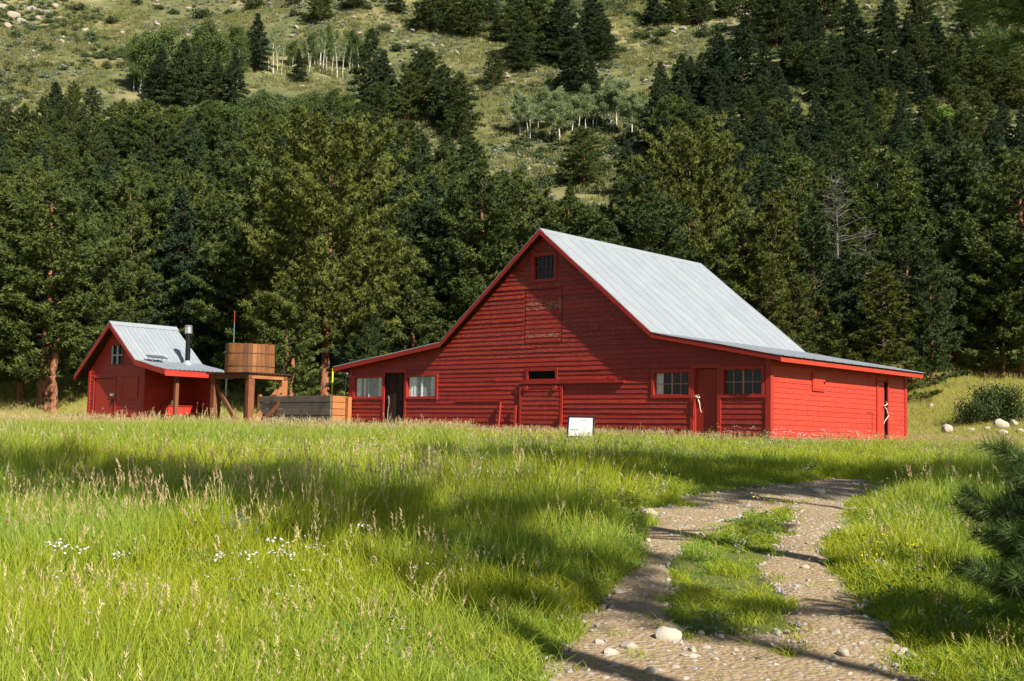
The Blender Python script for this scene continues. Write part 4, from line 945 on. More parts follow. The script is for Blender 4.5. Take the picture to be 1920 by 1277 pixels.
# dead grey snag rising out of the right wood
def snag(px, top, Y, H, label, seed=5, nb=46, R=2.0, lo=.35):
    r = random.Random(seed); X = at(px, top, Y); mb = MB(); mb.tube([(0, 0, 0), (.1, .1, H * .5), (0, .05, H)], [.16, .09, .015], 7)
    for i in range(nb):
        t = lo + (1 - lo) * i / nb; az = r.uniform(0, 6.28); L = R * (1.15 - t) * r.uniform(.5, 1.1) + .3; z = H * t; d = (math.cos(az), math.sin(az)); e = r.uniform(.05, .7)
        p1 = (d[0] * L, d[1] * L, z + L * e); p2 = (d[0] * L * 1.5 + r.uniform(-.3, .3), d[1] * L * 1.5, z + L * e * 1.2 - .1)
        mb.tube([(0, 0, z), p1, p2], [.035, .02, .006], 4, cap=False)
        for q in range(5): f = r.uniform(.4, 1); b = (p1[0] * f, p1[1] * f, z + (p1[2] - z) * f); mb.tube([b, (b[0] + r.uniform(-.5, .5), b[1] + r.uniform(-.5, .5), b[2] + r.uniform(-.2, .45))], [.012, .003], 3, cap=False)
    root = empty("dead_tree", (X[0], Y, X[2] - H), 0, label, "dead tree"); mb.build("trunk", BARK_GREY, root); return root
snag(1568, 338, 66, 9.5, "bleached dead snag with bare branches right of the barn roof", 5, 40, 2.2, .62)
snag(1622, 430, 67.5, 9, "drooping grey dead tree with fine twigs above the red side wall", 8, 44, 1.5, .35)
snag(1702, 25, 196, 10, "dead grey spruce standing high on the right hillside", 9, 60, 1.6, .2)
# tree trunks seen in the gaps of the front row
def bare_trunk(px, py0, py1, Y, r0, label):
    a, b = at(px, py0, Y), at(px + 3, py1, Y); z = float(ground_z(a[0], Y)); h = b[2] - z
    mb = MB(); n = 10; mb.tube([(.06 * math.sin(i * .9), 0, h * i / n - .3 * (i == 0)) for i in range(n + 1)], [r0 * (1.2 if i == 0 else 1 - .035 * i) for i in range(n + 1)], 12)
    root = empty("pine_trunk", (a[0], Y, z), 0, label, "tree trunk"); mb.build("trunk", BARK_PINE, root, smooth=True)
bare_trunk(99, 752, 635, 60.3, .22, "orange-red pine trunk at the meadow edge, left of the shed")
bare_trunk(75, 745, 640, 62, .18, "thin dark pine trunk just left of the orange trunk")
bare_trunk(545, 745, 672, 60.5, .17, "dark pine trunk behind the plank bin, right of the water tank")
bare_trunk(1845, 712, 600, 68, .15, "slim reddish trunk in the dark gap above the roadside bush")

# label every tree by what it is and where it stands
COLS = [(-200, "at the left edge"), (150, "above the red shed's peak"), (290, "above the shed's chimney"), (400, "above the water tank"), (530, "around the big round pine"), (720, "above the barn's left wing"), (900, "above the barn's peak"), (1120, "above the barn's metal roof"), (1330, "above the roof's far end"), (1520, "above the red side wall"), (1720, "at the right edge")]
BANDS = [(-999, "on the top slope"), (70, "high on the hillside"), (190, "in mid slope"), (290, "in the upper wood"), (380, "in the wood"), (470, "low in the wood")]
NUM = ["zero", "one", "two", "three", "four", "five", "six", "seven", "eight", "nine", "ten", "eleven", "twelve"]
ORD = ["", "leftmost", "second", "third", "fourth", "fifth", "sixth", "seventh", "eighth", "ninth", "tenth", "eleventh", "twelfth"]
cells = {}
for t in TREES:
    if t["fixed"]: continue
    c = [q for q in COLS if t["u"] >= q[0]][-1][1]; b = [q for q in BANDS if t["v"] >= q[0]][-1][1]
    cells.setdefault((t["kind"], c, b), []).append(t)
for (k_, c, b), L in cells.items():
    L.sort(key=lambda t: t["u"]); d = KIND[k_][1]
    for i, t in enumerate(L):
        if len(L) == 1: s = "%s %s %s" % (d, b, c)
        elif len(L) == 2: s = "%s %s %s %s" % (("left", "right")[i], d, b, c)
        else: s = "%s of %s, %s %s %s" % ((ORD[i + 1] if i < len(L) - 1 else "rightmost"), NUM[len(L)], d, b, c)
        t["o"]["label"] = s
for t in TREES:
    t["o"]["group"] = dict(ponderosa="ponderosa pines of the wood", young="young pines of the wood", spruce="dark spruces of the wood", fir="dark firs of the wood", olive="olive firs behind the barn", big="big round pines", slope="pines on the hillside", high="pines shading the meadow from outside the view", aspen="aspens on the hillside", bare="bare aspens on the hillside", aspen_dense="leafy trees on the hillside", willow="bright leafy trees")[t["kind"]]
# tall pines outside the picture, behind and right of the viewer, whose shade falls on the meadow
for sx, sy, H, w_ in ((-6.8, 17.6, 20, .85), (-3.6, 15.6, 20, .62), (-.9, 12.2, 19, .58), (1.0, 21.6, 20, .9), (4.4, 21.8, 20, .95), (7.6, 21.4, 20, .8)):
    L = (H * .87) / math.tan(SUN_EL); X, Y = sx + SUN_AZ[0] * L, sy + SUN_AZ[1] * L
    add_tree("high", X, Y, H, w_, label="tall pine outside the view, behind and right of the viewer", group="pines shading the meadow from outside the view")

# ------------------------------------------------------------------ shrubs and rocks on the hillside
SH = [shrub_mesh(500 + i) for i in range(3)]
for m_ in SH: m_.materials.append(SHRUB)
shr = []
def add_shrub(px, py, wpx, hs=.8, label=None, mat=None):
    X, Y, Z = ground_at(px, py, 40); s = wpx / 2300 * Y / 1.5
    o = bpy.data.objects.new("shrub", SH[TR.randrange(3)]); COL.objects.link(o); o.location = (X, Y, Z - .05); o.scale = (s, s, s * hs); o.rotation_euler = (0, 0, TR.uniform(0, 6.28))
    tag(o, label, "shrub", "shrubs dotted over the hillside"); u, v = proj(np.array([X, Y, Z]))
    shr.append(dict(o=o, u=px, v=py, kind="shrub", fixed=bool(label)))
for px, py, w in ((92, 46, 26), (90, 95, 22), (30, 72, 28), (42, 130, 22), (88, 98, 28), (326, 30, 26), (378, 36, 42), (475, 18, 48), (170, 72, 26), (210, 45, 30), (150, 20, 30), (300, 20, 22), (430, 28, 22), (556, 30, 26), (700, 70, 34), (722, 60, 30), (690, 18, 20), (935, 78, 34), (1045, 75, 28), (1165, 100, 30), (1165, 20, 24),
    (1205, 75, 40), (1240, 70, 30), (1285, 20, 30), (1320, 70, 44), (1350, 60, 34), (1230, 85, 30), (1390, 15, 26), (1515, 130, 34), (1545, 125, 26), (1480, 110, 22), (1590, 140, 26), (1640, 50, 30), (1660, 140, 28), (1700, 110, 34), (1755, 115, 40), (1835, 45, 22), (1850, 60, 26), (1860, 130, 22), (1735, 205, 22), (1000, 60, 26), (915, 170, 30), (985, 130, 24), (1015, 285, 22), (1025, 350, 40),
    (1150, 290, 36), (1165, 300, 40), (1205, 300, 34), (1150, 270, 20), (1260, 300, 44), (640, 200, 40), (580, 225, 26), (790, 265, 30), (820, 240, 22), (750, 220, 26), (860, 30, 22), (765, 130, 24), (745, 95, 30), (20, 20, 20), (255, 10, 26), (1420, 250, 30), (1790, 120, 30), (1875, 100, 26), (940, 215, 22), (960, 120, 20), (1135, 130, 30), (870, 210, 24), (1045, 130, 26), (230, 100, 22), (160, 110, 22), (200, 130, 24), (120, 70, 18)):
    add_shrub(px, py, w)
cells = {}
for t in shr:
    c = [q for q in COLS if t["u"] >= q[0]][-1][1]; b = [q for q in BANDS if t["v"] >= q[0]][-1][1]; cells.setdefault((c, b), []).append(t)
for (c, b), L in cells.items():
    L.sort(key=lambda t: t["u"])
    for i, t in enumerate(L):
        t["o"]["label"] = ("low round green shrub %s %s" % (b, c)) if len(L) == 1 else ("%s of %s, low round green shrub %s %s" % ((ORD[i + 1] if i < len(L) - 1 else "rightmost"), NUM[min(12, len(L))], b, c))
def icorock(seed, flat=.6):
    import bmesh
    bm = bmesh.new(); bmesh.ops.create_icosphere(bm, subdivisions=3, radius=1); r = np.random.default_rng(seed); ax = r.uniform(.75, 1.15, 3)
    pl = [(unit(r.normal(0, 1, 3)), r.uniform(.62, .9)) for _ in range(9)]
    for v in bm.verts:
        p = np.array(v.co)
        for n_, d_ in pl:
            k = p @ n_
            if k > d_: p = p - n_ * (k - d_) * .85
        p *= 1 + (vnoise(p[0] * 2 + seed, p[1] * 2 + p[2], .6) - .5) * .16
        v.co = Vector(p * ax * [1, .85, flat])
    me = bpy.data.meshes.new("rock"); bm.to_mesh(me); bm.free(); me.polygons.foreach_set("use_smooth", np.ones(len(me.polygons), bool)); me.set_sharp_from_angle(angle=math.radians(35))
    a_ = me.attributes.new("tone", 'FLOAT', 'FACE'); a_.data.foreach_set("value", np.full(len(me.polygons), r.random()))
    return me
RK = [icorock(600 + i, f) for i, f in enumerate((.55, .7, .45, .62, .8))]
def add_rock(px, py, wpx, label, mat, group=None, y0=5, sink=.3, var=None, name="rock"):
    X, Y, Z = ground_at(px, py, y0); s = wpx / 2300 * Y / 2; src = RK[TR.randrange(5) if var is None else var]
    me = src.copy(); me.materials.append(mat); o = mesh_obj(name, me); o.location = (X, Y, Z + s * .45 * (1 - sink * 2) + .015); o.scale = (s, s, s); o.rotation_euler = (TR.uniform(-.2, .2), TR.uniform(-.2, .2), TR.uniform(0, 6.28))
    tag(o, label, "rock", group); return o
PALE = rock_mat("pale_stone", (.52, .48, .41), (.34, .30, .25)); GREYST = rock_mat("grey_stone", (.38, .36, .33), (.24, .225, .20))
for px, py, w, lab, m_ in (
    (1218, 968, 40, "pale flat rock at the left edge of the track where it bends", PALE), (1534, 928, 34, "white flat rock at the track's far end", PALE), (1412, 938, 28, "pale flat stone left of the white rock at the track's end", PALE),
    (1642, 926, 14, "small grey rock in the grass right of the track's end", GREYST), (1215, 1020, 20, "small stone on the left rut below the bend", PALE), (1400, 954, 18, "small pale stone in the middle of the far track", PALE),
    (1510, 1072, 26, "pale stone on the bright patch of the right rut", PALE), (1250, 1208, 56, "long flat stone at the track's lower middle", PALE), (1178, 1224, 48, "grey flat stone at the lower left of the track", GREYST), (1143, 1236, 32, "round pale stone at the lower left of the track", PALE),
    (1220, 1270, 38, "pale stone at the bottom edge of the track", PALE), (1352, 1200, 18, "grey pebble just right of the long flat stone", GREYST), (1298, 1224, 22, "pale pebble below the long flat stone", PALE), (1380, 1226, 15, "white pebble in the lower middle of the track", PALE), (1566, 1196, 28, "grey flat stone on the lower right rut", GREYST), (1580, 1238, 40, "dull grey slab low on the right rut", GREYST),
    (1567, 1220, 18, "white pebble above the grey slab on the right rut", PALE), (1122, 1218, 26, "tan stone at the far lower left of the track", ROCK), (1542, 1220, 16, "small pebble left of the white pebble on the right rut", ROCK), (1590, 1156, 14, "pebble at the right border of the track", ROCK), (1210, 1125, 18, "dark small stone on the left rut", GREYST), (1340, 1250, 20, "tan pebble near the bottom middle of the track", ROCK),
    (1745, 768, 18, "pale grey rock on the grassy bank right of the barn", PALE), (1776, 815, 30, "tilted white rock in the grass right of the barn", PALE), (1820, 812, 14, "dark rock beside the roadside bush", GREYST), (1876, 806, 28, "rounded pale boulder in front of the roadside bush", PALE), (1900, 802, 24, "pale boulder right in front of the bush", PALE), (1850, 808, 14, "small white stone under the roadside bush", PALE), (1912, 816, 18, "cream stone at the right edge below the bush", PALE), (1880, 818, 20, "flat cream stone below the rounded boulder", PALE), (1862, 795, 12, "small white stone behind the boulders by the bush", PALE)):
    add_rock(px, py, w * (1 if py > 900 else 1.1), lab, m_, "rocks on the track" if py > 900 else "rocks right of the barn", sink=.3 if py > 900 else -.12)
k = 0
hr = [(25, 30, 44), (60, 20, 36), (15, 50, 34), (70, 36, 28), (105, 12, 30), (5, 15, 44), (40, 42, 30), (85, 22, 26), (878, 48, 16), (1210, 28, 22), (1245, 22, 16), (1385, 15, 44), (1400, 30, 34), (1375, 30, 26), (1280, 55, 26), (1545, 135, 26), (1535, 120, 16), (1500, 105, 18), (1625, 15, 30), (1480, 55, 20), (1760, 105, 20), (1835, 30, 22), (1840, 90, 26), (1850, 82, 20), (1660, 130, 22), (1645, 128, 14), (1840, 130, 14), (1770, 185, 18), (1875, 12, 26), (1600, 62, 24), (860, 45, 12), (525, 40, 9), (408, 40, 8), (980, 125, 14), (963, 122, 12), (1005, 135, 10), (990, 318, 26), (1320, 30, 20), (1700, 60, 20), (1900, 40, 26)]
cells = {}
for px, py, w in hr:
    w *= .8
    o = add_rock(px, py, w, None, ROCK_HILL, "granite rocks on the hillside", 60, .62, name="boulder"); c = [q for q in COLS if px >= q[0]][-1][1]; b = [q for q in BANDS if py >= q[0]][-1][1]; cells.setdefault((c, b), []).append((px, o))
for (c, b), L in cells.items():
    L.sort(key=lambda t: t[0])
    for i, (_, o) in enumerate(L): o["label"] = "%sgranite boulder %s %s" % ("" if len(L) == 1 else "%s of %s, " % (ORD[i + 1] if i < len(L) - 1 else "rightmost", NUM[len(L)]), b, c)

# the dark bush right of the barn
X, Y, Z = ground_at(1868, 795, 30)
bb = empty("bush", (X, Y, Z), 0, "dark green spreading bush among pale rocks right of the barn", "bush")
r = np.random.default_rng(77); n = 16000; k = 40; cc = np.stack([r.normal(0, .75, k), r.normal(0, .5, k), r.uniform(.3, 1.35, k)], 1); cc[:, 2] *= np.clip(1.2 - (cc[:, 0] / 1.8) ** 2, .3, 1)
C_ = cc[r.integers(0, k, n)] + r.normal(0, .22, (n, 3)); C_[:, 2] = np.abs(C_[:, 2]); a_ = unit(r.normal(0, 1, (n, 3))); b_ = unit(np.cross(a_, r.normal(0, 1, (n, 3)))); s_ = .055 * r.uniform(.6, 1.2, (n, 1))
mesh_obj("foliage", raw_mesh("bush_foliage", np.stack([C_ - a_ * s_, C_ + b_ * s_ * .5, C_ + a_ * s_, C_ - b_ * s_ * .5], 1).reshape(-1, 3), np.arange(n * 4).reshape(-1, 4), r.random(n)), foliage_mat("bush_leaves", (.022, .040, .012), (.085, .115, .028), objvar=0), bb)
bb.scale = (.80, .85, .95)
mb = MB()
for q in cc: mb.tube([(q[0] * .1, q[1] * .1, -.1), tuple(q * [.6, .6, .6]), tuple(q)], [.03, .02, .008], 5, cap=False)
mb.build("stems", BARK_DARK, bb)

# ------------------------------------------------------------------ the near pines at the right edge
def needle_branch(mbw, Vs, Ts, pts, r, dens=170, L=.15, w=.0042):
    pts = np.array(pts, float); seg = np.linalg.norm(np.diff(pts, axis=0), axis=1); tot = seg.sum(); n = int(dens * tot / .1 * .55)
    mbw.tube([tuple(p) for p in pts], list(np.linspace(.011, .004, len(pts))), 5, cap=False)
    s = r.random(n) ** .8 * tot; cum = np.concatenate([[0], np.cumsum(seg)]); i = np.clip(np.searchsorted(cum, s) - 1, 0, len(seg) - 1); f = ((s - cum[i]) / seg[i])[:, None]
    c = pts[i] * (1 - f) + pts[i + 1] * f; d0 = unit(pts[i + 1] - pts[i]); rd = unit(np.cross(d0, r.normal(0, 1, (n, 3)))); d = unit(d0 * r.uniform(.35, 1.0, (n, 1)) + rd * .85 + [0, 0, .12])
    ln = L * r.uniform(.7, 1.1, (n, 1)); sd = unit(np.cross(d, r.normal(0, 1, (n, 3)))) * w / 2
    Vs.append(np.stack([c - sd, c + sd, c + d * ln], 1).reshape(-1, 3)); Ts.append(r.random(n))
def near_pine(name, X, Y, H, limbs, label, seed, tr=.10):
    r = np.random.default_rng(seed); z = float(ground_z(X, Y)); root = empty(name, (X, Y, z), 0, label, "pine"); mbw = MB(); Vs, Ts = [], []
    mbw.tube([(0, 0, -.3), (.03, 0, H * .3), (-.02, .03, H * .65), (0, 0, H)], [tr * 1.1, tr * .85, tr * .5, .02], 12)
    for (zz, az, L, el, nsub) in limbs:
        d = np.array([math.cos(az), math.sin(az), el]); p = [np.array([0, 0, zz]) + d * L * t + [0, 0, .22 * L * t * t - .12 * L * t] for t in (0, .33, .66, 1)]
        mbw.tube([tuple(q) for q in p], [.03 + L * .008, .022, .014, .006], 6, cap=False)
        needle_branch(mbw, Vs, Ts, [p[2] + (p[3] - p[2]) * .2, p[3], p[3] + (p[3] - p[2]) * .25], r)
        for k in range(nsub):
            t = .35 + .6 * (k + r.random()) / nsub; b = p[0] * 0 + np.array([np.interp(t, (0, .33, .66, 1), [q[j] for q in p]) for j in range(3)]); sa = az + (1 if k % 2 else -1) * r.uniform(.5, 1.1); sl = (1.05 - t) * L * .55 + .14
            e = b + np.array([math.cos(sa), math.sin(sa), r.uniform(0, .5)]) * sl; m_ = (b + e) / 2 - [0, 0, .03]
            needle_branch(mbw, Vs, Ts, [b + (m_ - b) * .5, m_, e], r)
    V = np.concatenate(Vs); mbw.build("trunk", BARK_DARK, root, smooth=True)
    mesh_obj("crown", raw_mesh("near_crown", V, np.arange(len(V)).reshape(-1, 3), np.concatenate(Ts)), PINE_NEAR, root)
r = np.random.default_rng(3)
LB = [(.15 + 1.0 * (i / 21), math.pi * (.6 + .8 * ((i * .618) % 1)), (1.25 - .35 * i / 21) * r.uniform(.8, 1.1), r.uniform(.0, .3), 6) for i in range(21)]
LB += [(1.15 + .2 * i, (i * 2.4) % 6.28, .62 - .13 * i, .5, 5) for i in range(3)]
near_pine("young_pine", 4.48, 8.7, 1.65, LB, "dark young pine with long needles at the lower right edge", 31, .05)
LB = [(4.55 + .22 * (i % 4) + .1 * r.random(), math.pi * (1 + .12 * r.normal()), 2.0 + .15 * r.normal(), .0, 7) for i in range(6)] + [(5.3 + i * .42, (i * 2.4) % 6.28, 2.0 - .13 * i, .25, 9) for i in range(12)]
near_pine("ponderosa_pine", 5.55, 9.2, 10.5, LB, "pine overhead at the right edge, its twigs hanging into the top corner", 32, .17)

# ------------------------------------------------------------------ scattered stuff by geometry nodes
def scatter(name, pts, scale, variants, zscale=None, tilt=.12, idx=None, label=None):
    n = len(pts); me = bpy.data.meshes.new(name); me.vertices.add(n); me.vertices.foreach_set("co", np.asarray(pts, np.float32).ravel())
    r = np.random.default_rng(n)
    def A(nm, t, d, key): a = me.attributes.new(nm, t, 'POINT'); a.data.foreach_set(key, np.asarray(d).ravel())
    sc3 = np.repeat(np.asarray(scale, np.float32)[:, None], 3, 1)
    if zscale is not None: sc3[:, 2] *= zscale
    A("sc", 'FLOAT_VECTOR', sc3.astype(np.float32), "vector")
    A("rt", 'FLOAT_VECTOR', np.stack([r.normal(0, tilt, n), r.normal(0, tilt, n), r.uniform(0, 6.28, n)], 1).astype(np.float32), "vector")
    A("ix", 'INT', (r.integers(0, len(variants), n) if idx is None else idx).astype(np.int32), "value")
    col = bpy.data.collections.new(name + "_variants")
    for i, (vm) in enumerate(variants):
        o = bpy.data.objects.new("%s_variant_%02d" % (name, i), vm); col.objects.link(o)
    o = mesh_obj(name, me); g = bpy.data.node_groups.new(name, 'GeometryNodeTree')
    g.interface.new_socket("Geometry", in_out='INPUT', socket_type='NodeSocketGeometry'); g.interface.new_socket("Geometry", in_out='OUTPUT', socket_type='NodeSocketGeometry')
    N = g.nodes.new; gi, go = N("NodeGroupInput"), N("NodeGroupOutput"); ip = N("GeometryNodeInstanceOnPoints"); ci = N("GeometryNodeCollectionInfo")
    ci.inputs["Collection"].default_value = col; ci.inputs["Separate Children"].default_value = True; ci.inputs["Reset Children"].default_value = True
    def at_(nm, t): a = N("GeometryNodeInputNamedAttribute"); a.data_type = t; a.inputs["Name"].default_value = nm; return a.outputs["Attribute"]
    l = g.links.new; l(gi.outputs[0], ip.inputs["Points"]); l(ci.outputs[0], ip.inputs["Instance"]); ip.inputs["Pick Instance"].default_value = True
    l(at_("ix", 'INT'), ip.inputs["Instance Index"]); l(at_("sc", 'FLOAT_VECTOR'), ip.inputs["Scale"])
    er = N("FunctionNodeEulerToRotation"); l(at_("rt", 'FLOAT_VECTOR'), er.inputs[0]); l(er.outputs[0], ip.inputs["Rotation"]); l(ip.outputs[0], go.inputs[0])
    m_ = o.modifiers.new("scatter", 'NODES'); m_.node_group = g; tag(o, label, kind="stuff"); return o
def blades(seed, n, R, h0, h1, w, bend=.35, mat=GRASS, seeds=0, forb=0):
    r = np.random.default_rng(seed); a = r.uniform(0, 6.28, n); rr = R * np.sqrt(r.random(n)); x, y = rr * np.cos(a), rr * np.sin(a); h = r.uniform(h0, h1, n); bd = r.uniform(.05, bend, n) * h; ba = r.uniform(0, 6.28, n); fa = r.uniform(0, 3.14, n)
    sx, sy = np.cos(fa) * w / 2, np.sin(fa) * w / 2; V = []
    for t, ww in ((0, 1), (.45, .85), (.8, .5)):
        ox, oy, oz = bd * t * t * np.cos(ba), bd * t * t * np.sin(ba), h * t * (1 - .12 * t)
        V.append(np.stack([x + ox - sx * ww, y + oy - sy * ww, oz - .03 * (t == 0)], 1)); V.append(np.stack([x + ox + sx * ww, y + oy + sy * ww, oz - .03 * (t == 0)], 1))
    V.append(np.stack([x + bd * np.cos(ba), y + bd * np.sin(ba), h * .9], 1)); V = np.stack(V, 1); base = np.arange(n)[:, None] * 7
    Q = np.concatenate([base + [0, 1, 3, 2], base + [2, 3, 5, 4]]); T3 = base + [4, 5, 6]; V = V.reshape(-1, 3); tn = r.random(n)
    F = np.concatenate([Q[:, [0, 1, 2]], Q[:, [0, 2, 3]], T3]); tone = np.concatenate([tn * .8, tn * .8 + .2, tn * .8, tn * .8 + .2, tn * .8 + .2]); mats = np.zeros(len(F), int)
    ex_V, ex_F, ex_T, ex_M = [V], [F], [tone], [mats]; off = len(V)
    for i in range(seeds):                                  # feathery seed heads on tall stems
        sx0, sy0 = r.uniform(-R, R, 2); hh = h1 * r.uniform(1.1, 1.5); lx, ly = r.normal(0, .05, 2)
        v = [(sx0 - .0015, sy0, 0), (sx0 + .0015, sy0, 0), (sx0 + lx, sy0 + ly, hh)]; ex_V.append(np.array(v)); ex_F.append(np.array([[0, 1, 2]]) + off); ex_T.append([.3]); ex_M.append([0]); off += 3
        m = 16; t = r.uniform(.76, 1.02, m); c = np.stack([sx0 + lx * t, sy0 + ly * t, hh * t], 1); d = unit(np.stack([r.normal(0, .45, m), r.normal(0, .45, m), np.full(m, 1.0)], 1)); s = unit(np.cross(d, r.normal(0, 1, (m, 3)))) * .0035
        v = np.stack([c - s, c + s, c + d * .035], 1).reshape(-1, 3); ex_V.append(v); ex_F.append(np.arange(m * 3).reshape(-1, 3) + off); ex_T.append(r.random(m)); ex_M.append(np.ones(m, int)); off += m * 3
    me = raw_mesh("grass_clump", np.concatenate(ex_V), np.concatenate(ex_F), np.concatenate(ex_T)); me.materials.append(mat); me.materials.append(SEED)
    me.polygons.foreach_set("material_index", np.concatenate(ex_M).astype(np.int32)); return me
def forb_mesh(seed, n=60, h=.3, mat=FORB, flower=None, nf=0, fs=.02, spike=False):
    r = np.random.default_rng(seed); V, F, T, M = [], [], [], []; off = 0
    c = np.stack([r.normal(0, .07, n), r.normal(0, .07, n), r.uniform(.02, h * .85, n)], 1); a = unit(np.stack([r.normal(0, 1, n), r.normal(0, 1, n), r.normal(.4, .4, n)], 1)); b = unit(np.cross(a, r.normal(0, 1, (n, 3)))); s = .03 * r.uniform(.5, 1.2, (n, 1))
    V.append(np.stack([c, c + a * s + b * s * .35, c + a * s * 2.1, c + a * s - b * s * .35], 1).reshape(-1, 3)); q = np.arange(n)[:, None] * 4; F.append(np.concatenate([q + [0, 1, 2], q + [0, 2, 3]])); T.append(np.tile(r.random(n), 2)); M.append(np.zeros(2 * n, int)); off = n * 4
    for i in range(nf):
        x, y = r.normal(0, .07, 2); hh = h * r.uniform(.95, 1.35); V.append(np.array([(x * .3 - .002, y * .3, 0), (x * .3 + .002, y * .3, 0), (x, y, hh)])); F.append(np.array([[0, 1, 2]]) + off); T.append([.4]); M.append([0]); off += 3
        m = 7 if not spike else 16; k = 5
        ctr = np.stack([x + r.normal(0, fs * (1.2 if not spike else .35), m), y + r.normal(0, fs * (1.2 if not spike else .35), m), hh + (r.normal(0, fs * .18, m) if not spike else -r.uniform(0, .12, m))], 1)
        for cpt in ctr:
            ang = np.linspace(0, 6.28, k, endpoint=False) + r.random(); rad = fs * .34; tl = r.normal(0, .3, 2)
            ring = np.stack([cpt[0] + rad * np.cos(ang), cpt[1] + rad * np.sin(ang), cpt[2] + rad * (tl[0] * np.cos(ang) + tl[1] * np.sin(ang))], 1); V.append(ring); F.append(np.array([[0, 1, 2], [0, 2, 3], [0, 3, 4]]) + off); T.append([.5] * 3); M.append([1] * 3); off += k
    me = raw_mesh("forb", np.concatenate(V), np.concatenate(F), np.concatenate(T)); me.materials.append(mat); me.materials.append(flower or SEED); me.polygons.foreach_set("material_index", np.concatenate(M).astype(np.int32)); return me
# where nothing may grow: under the buildings
cb, sb_ = math.cos(-ROT), math.sin(-ROT)
def local(x, y, ox, oy): dx, dy = x - ox, y - oy; return dx * cb - dy * sb_, dx * sb_ + dy * cb
def blocked(x, y):
    a, b = local(x, y, 7.29, 34.5); c, d = local(x, y, -14.93, 50.0); e, f = local(x, y, B[0], B[1])
    return ((a > -BW) & (a < 0) & (b > 0) & (b < BD)) | ((c > -SW) & (c < .1) & (d > 0) & (d < SD_)) | ((e > -4.2) & (e < 0) & (f > 0) & (f < .8))
def field(y0, y1, dens, margin=2.0, seed=1):
    r = np.random.default_rng(seed); A_ = .45 * (y1 ** 2 - y0 ** 2) + 2 * margin * (y1 - y0); n = int(A_ * dens); y = np.sqrt(r.random(n) * (y1 ** 2 - y0 ** 2) + y0 ** 2); x = r.uniform(-1, 1, n) * (.45 * y + margin); return x, y
XS, YS, SS, ZS, IX = [], [], [], [], []
for (a, b, dn, sc) in ((4.4, 9, 210, .85), (9, 14, 150, .92), (14, 22, 90, 1.05), (22, 34, 52, 1.2), (34, 56, 26, 1.45), (56, 70, 14, 1.6)):
    x, y = field(a, b, dn, seed=int(a * 10)); dm = dirt_mask(x, y); rr = np.random.default_rng(int(a)).random(len(x)); nz = fbm(x, y, 2.2, 3, 50)
    r2 = np.random.default_rng(int(a) + 9).random(len(x)); keepg = ~blocked(x, y) & (r2 < 1.25 * (1 - sstep(.12, .68, dm)) + .02); hm = np.clip(.40 + nz * 1.35, .5, 1.5)
    hm = hm * np.interp(dm, [-1.2, -.6, -.1, .3, .6], [1, .8, .5, .28, .2])
    la, lb = local(x, y, 7.29, 34.5); bare = sstep(-6, -3, la) * (1 - sstep(1.8, 3.5, -lb)) * (lb < .3) + sstep(3.2, 2.0, la) * (la > 0) * (lb > -2) * (lb < 9); hm = hm * (1 - .62 * np.clip(bare, 0, 1))
    xl_, xr_ = np.interp(y, RUTW[0][:, 1], RUTW[0][:, 0]), np.interp(y, RUTW[1][:, 1], RUTW[1][:, 0]); med = (x > xl_) & (x < xr_) & (y < 18.5)
    hm = np.where(med, np.minimum(hm, .12 + .26 * fbm(x, y, .6, 3, 57)), hm); keepg &= ~(med & (r2 * .9 > .06 + (.9 - .45 * sstep(10.5, 7.5, y)) * sstep(.36, .62, fbm(x, y, .8, 4, 59))))
    hm = np.where(y > 30, np.minimum(hm, 1.0), hm) * (1 - .42 * sstep(30, 38, y) * (1 - sstep(50, 56, y)))
    hm = hm * (1 - .35 * sstep(20, 27, y) * (1 - sstep(30, 40, y)) * (x > -1))
    ix = np.where(rr < .68, (rr * 1000).astype(int) % 3, np.where(rr < .88, 4 - ((rr * 1000).astype(int) % 3 == 0), 5 + (rr * 1000).astype(int) % 2))
    tall = (y > 32) & (rr > .62) & (rr < .86); ix = np.where(tall, 5 + (rr * 999).astype(int) % 2, ix)
    few = (ix > 4) & (y < 30) & (np.random.default_rng(int(a) + 1).random(len(x)) > .06 + .45 * (fbm(x, y, 3, 2, 66) > .62)); ix = np.where(few, (rr * 999).astype(int) % 3, ix); ix = np.where((dm > -.1) & (ix > 4), 0, ix)
    k = keepg; XS.append(x[k]); YS.append(y[k]); SS.append((sc * np.random.default_rng(5).uniform(.8, 1.2, k.sum()))); ZS.append((hm / sc ** (1.0 + .35 * (y > 30)))[k]); IX.append(ix[k])
x, y = np.concatenate(XS), np.concatenate(YS)
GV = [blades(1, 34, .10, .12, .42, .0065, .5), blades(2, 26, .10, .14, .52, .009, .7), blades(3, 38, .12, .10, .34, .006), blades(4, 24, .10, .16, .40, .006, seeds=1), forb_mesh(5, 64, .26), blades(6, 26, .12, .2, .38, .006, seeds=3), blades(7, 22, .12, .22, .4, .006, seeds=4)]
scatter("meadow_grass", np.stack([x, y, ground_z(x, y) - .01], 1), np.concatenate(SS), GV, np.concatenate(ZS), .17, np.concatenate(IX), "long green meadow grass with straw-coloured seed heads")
print("GRASS", len(x))
